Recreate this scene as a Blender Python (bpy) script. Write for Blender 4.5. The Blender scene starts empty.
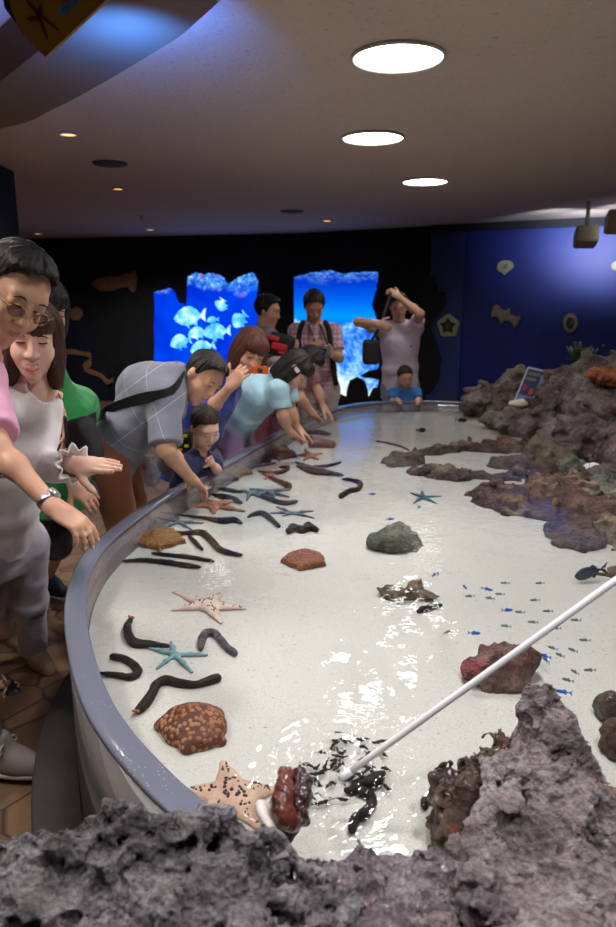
import bpy, bmesh, math, random
import numpy as np
from mathutils import Vector, Matrix
random.seed(7)
PI = math.pi
scene = bpy.context.scene
COL = scene.collection
# ------------------------------------------------------------------ camera maths
F = 710.0; CAMZ = 1.52; TILT = math.atan(163.5 / F)
_f = np.array([0, math.cos(TILT), -math.sin(TILT)]); _u = np.array([0, math.sin(TILT), math.cos(TILT)]); _r = np.array([1.0, 0, 0])
def _ray(x, y): return _r * (x - 308) / F - _u * (y - 463.5) / F + _f
def flat(x, y, z):
    d = _ray(x, y); return np.array([0, 0, CAMZ]) + d * ((z - CAMZ) / d[2])
def deep(x, y, Y):
    d = _ray(x, y); return np.array([0, 0, CAMZ]) + d * (Y / d[1])
RIM_Z = 0.64; WATER_Z = 0.575; SAND_Z = 0.385; CEIL_Z = 2.42

def V(*a): return np.array(a, float)
def nrm(v):
    v = np.asarray(v, float); return v / max(np.linalg.norm(v), 1e-9)

# ------------------------------------------------------------------ numpy noise
def _hash(ix, iy, iz, seed=0):
    h = (ix * 374761393 + iy * 668265263 + iz * 2147483647 + seed * 974711) & 0xFFFFFFFF
    h = ((h ^ (h >> 13)) * 1274126177) & 0xFFFFFFFF
    h = ((h ^ (h >> 16)) * 2246822519) & 0xFFFFFFFF
    return ((h ^ (h >> 15)) & 0xFFFFFF) / float(0xFFFFFF)
_ROT = np.array([[.36, .48, -.8], [-.8, .6, 0], [.48, .64, .6]])
def vnoise(p, seed=0):
    p = np.asarray(p, float) @ _ROT + seed*1.37
    i = np.floor(p).astype(np.int64); f = p - i; w = f * f * (3 - 2 * f)
    out = 0
    for dx in (0, 1):
        wx = w[:, 0] if dx else 1 - w[:, 0]
        for dy in (0, 1):
            wy = w[:, 1] if dy else 1 - w[:, 1]
            for dz in (0, 1):
                wz = w[:, 2] if dz else 1 - w[:, 2]
                out = out + wx * wy * wz * _hash(i[:, 0] + dx, i[:, 1] + dy, i[:, 2] + dz, seed)
    return out * 2 - 1
def fbm(p, octv=4, seed=0, gain=.5):
    a = 1.0; s = 0; q = p.copy()
    for o in range(octv):
        s = s + a * vnoise(q, seed + o * 17); a *= gain; q = (q * 2.03) @ _ROT.T @ _ROT.T + 11.3
    return s
def worley(p, seed=0):
    i = np.floor(p).astype(np.int64); best = np.full(len(p), 9.0)
    for dx in (-1, 0, 1):
        for dy in (-1, 0, 1):
            for dz in (-1, 0, 1):
                c = i + np.array([dx, dy, dz])
                fx = c[:, 0] + _hash(c[:, 0], c[:, 1], c[:, 2], seed)
                fy = c[:, 1] + _hash(c[:, 0], c[:, 1], c[:, 2], seed + 1)
                fz = c[:, 2] + _hash(c[:, 0], c[:, 1], c[:, 2], seed + 2)
                d = (p[:, 0] - fx) ** 2 + (p[:, 1] - fy) ** 2 + (p[:, 2] - fz) ** 2
                best = np.minimum(best, d)
    return np.sqrt(best)

# ------------------------------------------------------------------ implicit surfaces
class Form:
    """A blended solid: a list of rounded shapes, meshed as one continuous skin."""
    def __init__(self): self.it = []; self.post = None; self.cuts = []; self.pad = .0
    def _add(self, fn, c, R, k): self.it.append((fn, np.asarray(c, float), float(R), k)); return self
    def cone(self, a, b, ra, rb=None, k=.015):
        a = np.asarray(a, float); b = np.asarray(b, float); rb = ra if rb is None else rb
        ab = b - a; L2 = max(ab @ ab, 1e-12)
        def fn(p):
            t = np.clip(((p - a) @ ab) / L2, 0, 1)
            return np.linalg.norm(p - a - t[:, None] * ab, axis=1) - (ra + (rb - ra) * t)
        return self._add(fn, (a + b) / 2, math.sqrt(L2) / 2 + max(ra, rb), k)
    def chain(self, pts, rads, k=.01):
        for i in range(len(pts) - 1): self.cone(pts[i], pts[i + 1], rads[i], rads[i + 1], k)
        return self
    def ell(self, c, r, M=None, k=.015):
        c = np.asarray(c, float); r = np.asarray(r, float); M = np.eye(3) if M is None else np.asarray(M)
        def fn(p):
            q = (p - c) @ M.T; k0 = np.linalg.norm(q / r, axis=1); k1 = np.linalg.norm(q / (r * r), axis=1)
            return k0 * (k0 - 1) / np.maximum(k1, 1e-9)
        return self._add(fn, c, r.max(), k)
    def box(self, c, h, M=None, rd=.005, k=.008):
        c = np.asarray(c, float); h = np.asarray(h, float); M = np.eye(3) if M is None else np.asarray(M)
        def fn(p):
            q = np.abs((p - c) @ M.T) - h + rd
            return np.linalg.norm(np.maximum(q, 0), axis=1) + np.minimum(q.max(axis=1), 0) - rd
        return self._add(fn, c, np.linalg.norm(h), k)
    def tube(self, a, b, side, wa, da, wb, db, k=.02, rd=.0):
        """flat-ended tube of elliptic section, half widths w along side, d across"""
        a = np.asarray(a, float); b = np.asarray(b, float); ax = b - a; L = np.linalg.norm(ax); ax = ax / L
        s = np.asarray(side, float); s = nrm(s - ax * (s @ ax)); t = np.cross(ax, s)
        def fn(p):
            q = p - a; u = q @ ax; x = q @ s; y = q @ t; f = np.clip(u / L, 0, 1)
            w = wa + (wb - wa) * f; d = da + (db - da) * f
            k0 = np.sqrt((x / w) ** 2 + (y / d) ** 2); k1 = np.sqrt((x / w ** 2) ** 2 + (y / d ** 2) ** 2)
            r = k0 * (k0 - 1) / np.maximum(k1, 1e-9) + rd; e = np.abs(u - L / 2) - L / 2 + rd
            return np.minimum(np.maximum(r, e), 0) + np.sqrt(np.maximum(r, 0) ** 2 + np.maximum(e, 0) ** 2) - rd
        return self._add(fn, (a + b) / 2, math.hypot(L / 2, max(wa, wb, da, db)), k)
    def cut(self, fn): self.cuts.append(fn); return self          # fn(p)<0 is removed
    def cut_plane(self, c, n):                                    # removes the side the normal points to
        c = np.asarray(c, float); n = nrm(n); return self.cut(lambda p: -((p - c) @ n))
    def carve(self, c, r, M=None):
        f = Form().ell(c, r, M); fn = f.it[0][0]; return self.cut(fn)
    def ev(self, p, margin, c=None, R=0):
        d = None
        for fn, cc, RR, k in self.it:
            if c is not None and np.linalg.norm(cc - c) - RR - R > margin + k: continue
            e = fn(p)
            if d is None: d = e
            elif k <= 0: d = np.minimum(d, e)
            else:
                h = np.maximum(k - np.abs(d - e), 0) / k; d = np.minimum(d, e) - h * h * k * .25
        if d is None: return np.full(len(p), margin)
        if self.post is not None: d = self.post(p, d)
        for cf in self.cuts: d = np.maximum(d, -cf(p))
        return d
    def mesh(self, h, smooth=1):
        lo = np.min([c - R for _, c, R, _ in self.it], axis=0) - 3 * h - self.pad
        hi = np.max([c + R for _, c, R, _ in self.it], axis=0) + 3 * h + self.pad
        B = 8; n = np.ceil((hi - lo) / (h * B)).astype(int) + 1
        N = n * B; val = np.full(tuple(N), 1.0, np.float32)
        margin = max(.06, 12 * h) + self.pad
        ii = np.arange(B); off = np.stack(np.meshgrid(ii, ii, ii, indexing='ij'), -1).reshape(-1, 3)
        S = 3                                                     # super-blocks of S^3 blocks
        hd = math.sqrt(3) * B * h / 2
        for bx in range(0, n[0], S):
            for by in range(0, n[1], S):
                for bz in range(0, n[2], S):
                    bl = np.array([(x, y, z) for x in range(bx, min(bx + S, n[0])) for y in range(by, min(by + S, n[1])) for z in range(bz, min(bz + S, n[2]))])
                    cen = lo + (bl * B + (B - 1) / 2) * h
                    sc = (cen.min(0) + cen.max(0)) / 2; sr = np.linalg.norm(cen.max(0) - sc) + hd
                    d = self.ev(cen, margin, sc, sr)
                    near = np.abs(d) < hd * 1.35 + self.pad + .004
                    for (x, y, z), dd in zip(bl[~near], d[~near]): val[x*B:x*B+B, y*B:y*B+B, z*B:z*B+B] = dd
                    nb = bl[near]
                    if len(nb):
                        P = lo + ((nb[:, None, :] * B + off[None]) * h).reshape(-1, 3)
                        vv = self.ev(P, margin, sc, sr).reshape(-1, B, B, B)
                        for (x, y, z), v8 in zip(nb, vv): val[x*B:x*B+B, y*B:y*B+B, z*B:z*B+B] = v8
        return surface_nets(val, lo, h, smooth)

def surface_nets(v, lo, h, smooth=1):
    ins = v < 0
    nx, ny, nz = v.shape
    s = np.zeros((nx-1, ny-1, nz-1), np.int8)
    for a in (0, 1):
        for b in (0, 1):
            for c in (0, 1): s += ins[a:nx-1+a, b:ny-1+b, c:nz-1+c]
    act = (s > 0) & (s < 8); idx = np.argwhere(act)
    if not len(idx): return np.zeros((0, 3)), np.zeros((0, 4), int)
    num = np.full(act.shape, -1, np.int64); num[act] = np.arange(len(idx))
    acc = np.zeros((len(idx), 3)); cnt = np.zeros(len(idx))
    cor = [(a, b, c) for a in (0, 1) for b in (0, 1) for c in (0, 1)]
    cv = {c: v[idx[:, 0]+c[0], idx[:, 1]+c[1], idx[:, 2]+c[2]].astype(float) for c in cor}
    for c in cor:
        for ax in range(3):
            if c[ax]: continue
            e = list(c); e[ax] = 1; e = tuple(e)
            a, b = cv[c], cv[e]; m = (a < 0) != (b < 0)
            t = a[m] / (a[m] - b[m]); q = np.tile(np.array(c, float), (m.sum(), 1)); q[:, ax] = t
            acc[m] += q; cnt[m] += 1
    vert = lo + (idx + acc / cnt[:, None]) * h
    quads = []
    for ax in range(3):
        a0 = [slice(None)] * 3; a1 = [slice(None)] * 3; a0[ax] = slice(0, -1); a1[ax] = slice(1, None)
        A = ins[tuple(a0)]; Bb = ins[tuple(a1)]
        e = np.argwhere(A != Bb); o1, o2 = [i for i in range(3) if i != ax]
        e = e[(e[:, o1] > 0) & (e[:, o2] > 0) & (e[:, o1] < v.shape[o1]-1) & (e[:, o2] < v.shape[o2]-1)]
        fl = A[e[:, 0], e[:, 1], e[:, 2]]
        def cell(d1, d2):
            q = e.copy(); q[:, o1] -= d1; q[:, o2] -= d2; return num[q[:, 0], q[:, 1], q[:, 2]]
        Q = np.stack([cell(1, 1), cell(0, 1), cell(0, 0), cell(1, 0)], 1)
        if ax == 1: fl = ~fl
        Q[~fl] = Q[~fl][:, ::-1]; quads.append(Q)
    Q = np.concatenate(quads)
    for _ in range(smooth):
        acc = np.zeros_like(vert); c = np.zeros(len(vert))
        for i in range(4):
            for j in ((i + 1) % 4, (i - 1) % 4):
                np.add.at(acc, Q[:, i], vert[Q[:, j]]); np.add.at(c, Q[:, i], 1)
        vert = vert * .5 + acc / np.maximum(c, 1)[:, None] * .5
    return vert, Q

# ------------------------------------------------------------------ objects
def link(name, me, mat=None, parent=None, loc=None, smooth=True):
    o = bpy.data.objects.new(name, me); COL.objects.link(o)
    if mat is not None: me.materials.append(mat)
    if smooth and len(me.polygons): me.polygons.foreach_set('use_smooth', [True] * len(me.polygons))
    if loc is not None: o.location = loc
    if parent is not None: o.parent = parent
    return o
def raw(name, v, f, mat=None, parent=None, smooth=True, loc=None):
    """mesh from WORLD coordinates; with a parent (unrotated empty) it is moved to the parent's frame"""
    base = np.array(parent.location) if parent is not None else (np.asarray(loc, float) if loc is not None else np.zeros(3))
    if parent is not None and parent.parent is not None: base = base + np.array(parent.parent.location)
    me = bpy.data.meshes.new(name); vv = np.asarray(v, float) - base
    me.from_pydata(vv.tolist(), [], [list(map(int, q)) for q in f]); me.update()
    o = link(name, me, mat, parent, smooth=smooth)
    if parent is None and loc is not None: o.location = loc
    return o
def form(name, fm, h, mat, parent=None, smooth=1, loc=None):
    v, q = fm.mesh(h, smooth); return raw(name, v, q, mat, parent, True, loc)
def empty(name, loc, label=None, cat=None, group=None):
    o = bpy.data.objects.new(name, None); COL.objects.link(o); o.location = tuple(map(float, loc)); o.empty_display_size = .05
    if label: tag(o, label, cat, group)
    return o
def tag(o, label=None, cat=None, group=None, kind=None):
    if label: o['label'] = label
    if cat: o['category'] = cat
    if group: o['group'] = group
    if kind: o['kind'] = kind
    return o
def struct(o): o['kind'] = 'structure'; return o
def bm_obj(name, bm, mat=None, parent=None, smooth=False, loc=None):
    me = bpy.data.meshes.new(name); bm.normal_update(); bm.to_mesh(me); bm.free()
    base = V(0, 0, 0)
    if parent is not None:
        base = np.array(parent.location)
        if parent.parent is not None: base = base + np.array(parent.parent.location)
    elif loc is not None: base = np.asarray(loc, float)
    me.transform(Matrix.Translation(Vector(-base)))
    o = link(name, me, mat, parent, smooth=smooth)
    if parent is None and loc is not None: o.location = tuple(base)
    return o
def add_box(bm, c, h, M=None, bev=0.0):
    r = bmesh.ops.create_cube(bm, size=2)
    vs = r['verts']; M = np.eye(3) if M is None else np.asarray(M)
    for v in vs: v.co = Vector(np.asarray(c) + (np.array(v.co) * np.asarray(h)) @ M)
    if bev:
        ed = list({e for v in vs for e in v.link_edges}); bmesh.ops.bevel(bm, geom=ed, offset=bev, segments=2, affect='EDGES')
def add_lathe(bm, prof, c, n=32, M=None):
    M = np.eye(3) if M is None else np.asarray(M); rings = []
    for r, z in prof:
        rings.append([bm.verts.new(Vector(np.asarray(c) + np.array([r*math.cos(2*PI*i/n), r*math.sin(2*PI*i/n), z]) @ M)) for i in range(n)])
    for a, b in zip(rings, rings[1:]):
        for i in range(n): bm.faces.new((a[i], a[(i+1) % n], b[(i+1) % n], b[i]))
    for ring, fl in ((rings[0], True), (rings[-1], False)):
        try: bm.faces.new(ring[::-1] if fl else ring)
        except Exception: pass
def add_tube(bm, pts, rad, n=10, taper=None):
    pts = [np.asarray(p, float) for p in pts]; rings = []; up = V(0, 0, 1)
    for i, p in enumerate(pts):
        t = nrm(pts[min(i+1, len(pts)-1)] - pts[max(i-1, 0)])
        a = np.cross(t, up); a = nrm(a) if np.linalg.norm(a) > .05 else nrm(np.cross(t, V(1, 0, 0))); b = np.cross(a, t)
        r = rad[i] if isinstance(rad, (list, tuple, np.ndarray)) else rad
        rings.append([bm.verts.new(Vector(p + r * (a*math.cos(2*PI*k/n) + b*math.sin(2*PI*k/n)))) for k in range(n)])
    for A, Bq in zip(rings, rings[1:]):
        for k in range(n): bm.faces.new((A[k], A[(k+1) % n], Bq[(k+1) % n], Bq[k]))
    bm.faces.new(rings[0][::-1]); bm.faces.new(rings[-1])
def add_prism(bm, poly, o, ex, ey, ez, th):
    """outline poly (x,y) in the frame (ex,ey) at o, extruded by th along ez"""
    o = np.asarray(o, float); a = [bm.verts.new(Vector(o + ex*x + ey*y)) for x, y in poly]
    b = [bm.verts.new(Vector(o + ex*x + ey*y + ez*th)) for x, y in poly]; n = len(poly)
    bm.faces.new(a[::-1]); bm.faces.new(b)
    for i in range(n): bm.faces.new((a[i], a[(i+1) % n], b[(i+1) % n], b[i]))
    bmesh.ops.recalc_face_normals(bm, faces=bm.faces[:])
def spline(pts, n=8, closed=False):
    P = [np.asarray(p, float) for p in pts]; out = []; m = len(P)
    rng = range(m) if closed else range(m - 1)
    for i in rng:
        if closed: a, b, c, d = P[(i-1) % m], P[i], P[(i+1) % m], P[(i+2) % m]
        else:
            b, c = P[i], P[i+1]; a = P[i-1] if i else 2*b - c; d = P[i+2] if i + 2 < m else 2*c - b
        for k in range(n):
            t = k / n; out.append(.5*((2*b) + (c-a)*t + (2*a-5*b+4*c-d)*t*t + (-a+3*b-3*c+d)*t**3))
    if not closed: out.append(P[-1])
    return out

# ------------------------------------------------------------------ materials
class NT:
    def __init__(self, name):
        self.m = bpy.data.materials.new(name); self.m.use_nodes = True; self.t = self.m.node_tree; self.t.nodes.clear()
        self.out = self.t.nodes.new('ShaderNodeOutputMaterial'); self._co = None
    def n(self, typ, ins=None, **kw):
        nd = self.t.nodes.new(typ)
        for k, v in kw.items(): setattr(nd, k, v)
        for k, v in (ins or {}).items():
            s = nd.inputs[k]
            if isinstance(v, bpy.types.NodeSocket): self.t.links.new(v, s)
            else:
                if hasattr(s.default_value, '__len__') and not isinstance(v, str) and len(s.default_value) == 4 and len(v) == 3: v = (*v, 1)
                s.default_value = v
        return nd
    def co(self):
        if self._co is None: self._co = self.n('ShaderNodeTexCoord').outputs['Object']
        return self._co
    def noise(self, scale, detail=4, rough=.55, co=None, dist=0):
        return self.n('ShaderNodeTexNoise', {'Vector': co or self.co(), 'Scale': scale, 'Detail': detail, 'Roughness': rough, 'Distortion': dist}).outputs['Fac']
    def voro(self, scale, feature='F1', out='Distance', co=None, rnd=1, dim='3D'):
        nd = self.n('ShaderNodeTexVoronoi', feature=feature, voronoi_dimensions=dim); self.t.links.new(co or self.co(), nd.inputs['Vector']); nd.inputs['Scale'].default_value = scale; nd.inputs['Randomness'].default_value = rnd
        return nd.outputs[out]
    def ramp(self, fac, stops, interp='LINEAR'):
        nd = self.n('ShaderNodeValToRGB', {'Fac': fac}); cr = nd.color_ramp; cr.interpolation = interp
        while len(cr.elements) < len(stops): cr.elements.new(.5)
        for e, (p, c) in zip(cr.elements, stops): e.position = p; e.color = (*c, 1) if len(c) == 3 else c
        return nd.outputs['Color']
    def mix(self, fac, a, b, blend='MIX'):
        nd = self.n('ShaderNodeMix', data_type='RGBA', blend_type=blend)
        for i, v in ((0, fac), (6, a), (7, b)):
            if isinstance(v, bpy.types.NodeSocket): self.t.links.new(v, nd.inputs[i])
            else: nd.inputs[i].default_value = (*v, 1) if hasattr(v, '__len__') and len(v) == 3 else v
        return nd.outputs[2]
    def math(self, op, a, b=0, c=0):
        return self.n('ShaderNodeMath', {0: a, 1: b, 2: c}, operation=op).outputs[0]
    def map(self, scale=(1, 1, 1), rot=(0, 0, 0), loc=(0, 0, 0)):
        return self.n('ShaderNodeMapping', {'Vector': self.co(), 'Scale': scale, 'Rotation': rot, 'Location': loc}).outputs[0]
    def bump(self, h, strength=.5, dist=.01): return self.n('ShaderNodeBump', {'Height': h, 'Strength': strength, 'Distance': dist}).outputs[0]
    def done(self, sh):
        self.t.links.new(sh, self.out.inputs['Surface']); return self.m
    def bsdf(self, col, rough=.6, normal=None, **kw):
        ins = {'Base Color': col, 'Roughness': rough}
        if normal is not None: ins['Normal'] = normal
        names = {'spec': 'Specular IOR Level', 'metal': 'Metallic', 'coat': 'Coat Weight', 'coatr': 'Coat Roughness', 'sss': 'Subsurface Weight', 'sheen': 'Sheen Weight', 'trans': 'Transmission Weight', 'alpha': 'Alpha', 'ecol': 'Emission Color', 'estr': 'Emission Strength', 'ior': 'IOR'}
        for k, v in kw.items(): ins[names[k]] = v
        b = self.n('ShaderNodeBsdfPrincipled', ins)
        if 'sss' in kw: b.inputs['Subsurface Radius'].default_value = (1, .4, .25); b.inputs['Subsurface Scale'].default_value = .006
        return b.outputs[0]
def srgb(r, g, b):
    return tuple(((c/255)/12.92 if c/255 <= .04045 else ((c/255+.055)/1.055)**2.4) for c in (r, g, b))
def simple(name, col, rough=.6, c2=None, scale=20, bump=0, bscale=None, **kw):
    n = NT(name); c = col
    if c2 is not None: c = n.mix(n.ramp(n.noise(scale), [(.35, (0, 0, 0)), (.65, (1, 1, 1))]), col, c2)
    nm = n.bump(n.noise(bscale or scale, 5), 1.0, bump) if bump else None
    return n.done(n.bsdf(c, rough, nm, **kw))
def glow(name, col, s):
    n = NT(name); return n.done(n.n('ShaderNodeEmission', {'Color': col, 'Strength': s}).outputs[0])
# ------------------------------------------------------------------ the room
n = NT('stone floor'); co = n.map((1, 1, 1), (0, 0, .5))
cell = n.voro(4.6, out='Color', co=co); edge = n.voro(4.6, 'DISTANCE_TO_EDGE', co=co)
sep = n.n('ShaderNodeSeparateColor', {'Color': cell}).outputs[0]
c = n.mix(sep, srgb(112, 84, 62), srgb(150, 116, 84)); c = n.mix(n.noise(14, 6), n.mix(.6, c, srgb(70, 52, 42)), c)
gap = n.ramp(edge, [(.0, (0, 0, 0)), (.035, (1, 1, 1))]); c = n.mix(gap, srgb(60, 46, 38), c)
M_FLOOR = n.done(n.bsdf(c, .55, n.bump(n.mix(.5, gap, n.noise(20, 5)), .6, .01)))
n = NT('ceiling plaster')
c = n.mix(n.noise(1.2, 2), srgb(208, 188, 170), srgb(216, 196, 178))
sp = n.ramp(n.noise(42, 3, .7), [(.30, (1, 1, 1)), (.40, (0, 0, 0))]); c = n.mix(n.math('MULTIPLY', sp, .35), c, srgb(90, 78, 68))
M_CEIL = n.done(n.bsdf(c, .8, n.bump(n.noise(45, 4, .7), .5, .012)))
M_BLACK = simple('black painted wall', srgb(14, 15, 22), .75, srgb(17, 19, 30), 3)
M_NAVY = simple('navy painted wall', srgb(15, 36, 124), .5, srgb(18, 42, 134), 2)
M_NAVYD = simple('dark navy paint', srgb(15, 18, 48), .7)
M_NAVYM = simple('mid navy paint', srgb(48, 64, 130), .6)

def wall_strip(name, pts, z0, z1, mat, th=.12):
    bm = bmesh.new()
    for (a, b) in zip(pts, pts[1:]):
        a = V(*a, 0); b = V(*b, 0); d = nrm(b - a); nn = V(-d[1], d[0], 0)
        add_prism(bm, [(0, z0), (np.linalg.norm(b-a), z0), (np.linalg.norm(b-a), z1), (0, z1)], a, d, V(0, 0, 1), nn, th)
    return struct(bm_obj(name, bm, mat))
bm = bmesh.new(); add_box(bm, (-.2, 4.5, -.06), (5.4, 7.4, .06)); struct(bm_obj('floor', bm, M_FLOOR))
bm = bmesh.new(); add_box(bm, (-.2, 4.5, CEIL_Z + .3), (5.4, 7.4, .05)); add_box(bm, (-.2, 4.5, CEIL_Z + .05), (5.4, 7.4, .05)); struct(bm_obj('ceiling', bm, M_CEIL))
FARW = [(-5.4, 11.35), (-3.05, 10.93), (-.1, 10.25), (1.52, 9.3), (1.93, 9.06)]
wall_strip('wall_far', FARW, 0, CEIL_Z, M_BLACK)
wall_strip('wall_right', [(1.93, 9.06), (5.0, 7.6)], 0, CEIL_Z, M_NAVY)
wall_strip('wall_side', [(5.0, 7.6), (5.0, -2.6)], 0, CEIL_Z, M_NAVY)
wall_strip('wall_left', [(-5.2, -2.6), (-5.2, 11.3)], 0, CEIL_Z, M_BLACK)
wall_strip('wall_back', [(5.0, -2.6), (-5.2, -2.6)], 0, CEIL_Z, M_BLACK)
def wall_at(px, py, off=.0):
    """world point on the far walls behind a pixel, pulled off the wall; with the wall's own axes"""
    segs = list(zip(FARW, FARW[1:])) + [((1.93, 9.06), (5.0, 7.6))]; d = _ray(px, py); o = V(0, 0, CAMZ)
    for a, b in segs:
        a = V(*a, 0); b = V(*b, 0); ex = nrm(b - a); nn = V(ex[1], -ex[0], 0)
        s = ((a - o) @ nn) / (d @ nn)
        if s <= 0: continue
        p = o + d * s; u = (p - a) @ ex
        if -.01 <= u <= np.linalg.norm(b - a) + .01: return p + nn * off, ex, nn
    raise ValueError((px, py))
# black valance where the wall meets the ceiling, on the right
bm = bmesh.new()
for a, b in (((1.52, 9.2), (1.93, 8.96)), ((1.93, 8.96), (4.9, 7.5))):
    a = V(*a, 0); b = V(*b, 0); d = nrm(b - a); add_prism(bm, [(0, CEIL_Z-.09), (np.linalg.norm(b-a), CEIL_Z-.09), (np.linalg.norm(b-a), CEIL_Z), (0, CEIL_Z)], a, d, V(0, 0, 1), V(-d[1], d[0], 0), .06)
struct(bm_obj('trim_1', bm, M_BLACK))
# lighter navy panel beside the right wall
p0, ex, nn = wall_at(431, 300, .0)
bm = bmesh.new(); a = V(1.545, 9.27, 0); b = V(1.925, 9.045, 0); d = nrm(b-a); L = np.linalg.norm(b-a)
add_prism(bm, [(0, 0), (L, 0), (L, CEIL_Z-.02), (0, CEIL_Z-.02)], a, d, V(0, 0, 1), V(d[1], -d[0], 0), .015)
struct(bm_obj('trim_2', bm, M_NAVYM))
# dark pillar at the far left
bm = bmesh.new(); q = deep(11, 240, 5.2); add_box(bm, (q[0] - .24, 5.2, CEIL_Z/2), (.22, .22, CEIL_Z/2), bev=.01); struct(bm_obj('trim_3', bm, M_BLACK))
# curved soffit with a cove in the top left
SO = [(-2.6, 4.25), (-1.43, 3.58), (-1.08, 3.25), (-.76, 2.87), (-.51, 2.55), (-.34, 2.31), (-.12, 1.85), (-.05, 1.2), (-.2, .5), (-.7, -.2)]
SOP = [p for p in spline([V(x, y, 0) for x, y in SO], 6)]
bm = bmesh.new(); rings = []
for i, p in enumerate(SOP):
    t = nrm(SOP[min(i+1, len(SOP)-1)] - SOP[max(i-1, 0)]); nn_ = V(t[1], -t[0], 0)      # towards the left / inside the ring
    prof = [(0, CEIL_Z + .01), (0, CEIL_Z - .12), (.30, CEIL_Z - .12), (.34, CEIL_Z - .02), (.34, CEIL_Z + .01)]
    rings.append([bm.verts.new(Vector(p + nn_ * o * 1 + V(0, 0, z))) for o, z in prof])
for A, B_ in zip(rings, rings[1:]):
    for k in range(4): bm.faces.new((A[k], A[k+1], B_[k+1], B_[k]))
bmesh.ops.recalc_face_normals(bm, faces=bm.faces[:])
M_SOF = simple('soffit paint', srgb(112, 92, 72), .5)
struct(bm_obj('trim_4', bm, M_SOF, smooth=False))

# ------------------------------------------------------------------ ceiling fixtures
M_RING = simple('lamp ring enamel', srgb(190, 188, 182), .4)
M_LENS = glow('lamp lens', (1, .97, .95), 14)
M_AMBER = glow('amber lamp lens', (1, .5, .16), 2.2)
M_GREYP = simple('grey grille', srgb(70, 62, 56), .7, bump=.002, bscale=300)
def downlight(x, y, r, lens, label, group=None, power=0, size=.3):
    t = empty('downlight', (x, y, CEIL_Z), label, 'ceiling light', group)
    bm = bmesh.new(); add_lathe(bm, [(r*1.0, 0), (r*1.07, -.002), (r*1.08, -.01), (r*1.02, -.014), (r, -.006), (r, 0)], (x, y, CEIL_Z), 40); bm_obj('trim_ring', bm, M_RING, t, True)
    bm = bmesh.new(); add_lathe(bm, [(.001, -.001), (r*.99, -.001), (r*.99, -.006), (r*.6, -.008), (.001, -.009)][::-1], (x, y, CEIL_Z), 40); bm_obj('lens', bm, lens, t, True)
    return t
def lamp(kind, loc, power, size=.3, col=(1, .975, .965), aim=None, spot=None, blend=.6):
    L = bpy.data.lights.new('lamp', kind); L.energy = power; L.color = col
    o = bpy.data.objects.new('lamp', L); COL.objects.link(o); o.location = loc
    if kind == 'AREA': L.shape = 'DISK'; L.size = size
    else: L.shadow_soft_size = size
    if kind == 'SPOT': L.spot_size = spot; L.spot_blend = blend
    if aim is not None: o.rotation_euler = Vector(np.asarray(aim, float) - np.asarray(loc, float)).to_track_quat('-Z', 'Y').to_euler()
    return o
for px, py, lab in ((398, 56, 'largest round white downlight, nearest in the row over the pool'), (373, 137, 'middle round white downlight of the row over the pool'), (425, 181, 'farthest of the three round white downlights over the pool')):
    q = flat(px, py, CEIL_Z); downlight(q[0], q[1], .168, M_LENS, lab, 'white downlights over the pool')
    lamp('SPOT', (q[0], q[1], CEIL_Z - .03), {56: 100, 137: 46, 181: 12}[py], .15, aim=(q[0], q[1], 0), spot=2.5, blend=.8)
AMB = [(68, 133, 'small amber downlight nearest the curved soffit'), (118, 188, 'small amber downlight just beyond the round ceiling speaker'), (38, 233, 'small amber downlight at the far left wall top'), (150, 229, 'small amber downlight above the lit reef panel'), (327, 220, 'lone small amber downlight in the middle near the far wall')]
for px, py, lab in AMB:
    q = flat(px, py, CEIL_Z); downlight(q[0], q[1], .045 if py < 200 else .06, M_AMBER, lab, 'small amber downlights')
for px, py, r, lab in ((110, 163, .115, 'round grey flush speaker in the ceiling between two amber lights'), (292, 211, .12, 'round grey flush speaker in the ceiling near the far wall')):
    q = flat(px, py, CEIL_Z); bm = bmesh.new(); add_lathe(bm, [(.001, -.012), (r*.93, -.012), (r, -.006), (r, 0)], (q[0], q[1], CEIL_Z), 36); tag(bm_obj('ceiling_speaker', bm, M_GREYP, smooth=True, loc=(q[0], q[1], CEIL_Z)), lab, 'speaker', 'ceiling speakers')
q = flat(142, 216, CEIL_Z); bm = bmesh.new(); add_lathe(bm, [(.001, -.05), (.015, -.05), (.02, -.035), (.035, -.01), (.04, 0)], q, 20); tag(bm_obj('sprinkler', bm, M_RING, smooth=True, loc=q), 'tiny pale sprinkler head on the ceiling between amber lights', 'sprinkler')
# unseen lamps of the same kind behind and above the camera, over the near end of the pool
for x, y, pw in ((.35, 1.55, 60), (.75, .6, 75), (-.55, .55, 58)):
    lamp('SPOT', (x, y, CEIL_Z - .03), pw, .12, aim=(x, y + .2, 0), spot=2.3, blend=.7)
for x, y, pw in ((-1.5, 1.5, 105), (-1.5, 3.0, 115), (-1.9, 4.4, 75), (2.3, 3.2, 50), (2.9, 5.4, 40), (-.9, 6.9, 40), (-2.6, 9.2, 120), (1.3, 7.4, 35)):  # added lamps without fixtures, mostly to brighten the crowd and left wall
    lamp('SPOT', (x, y, CEIL_Z - .03), pw, .15, (1, .94, .87), aim=(x, y, 0), spot=2.6, blend=.8)
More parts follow.
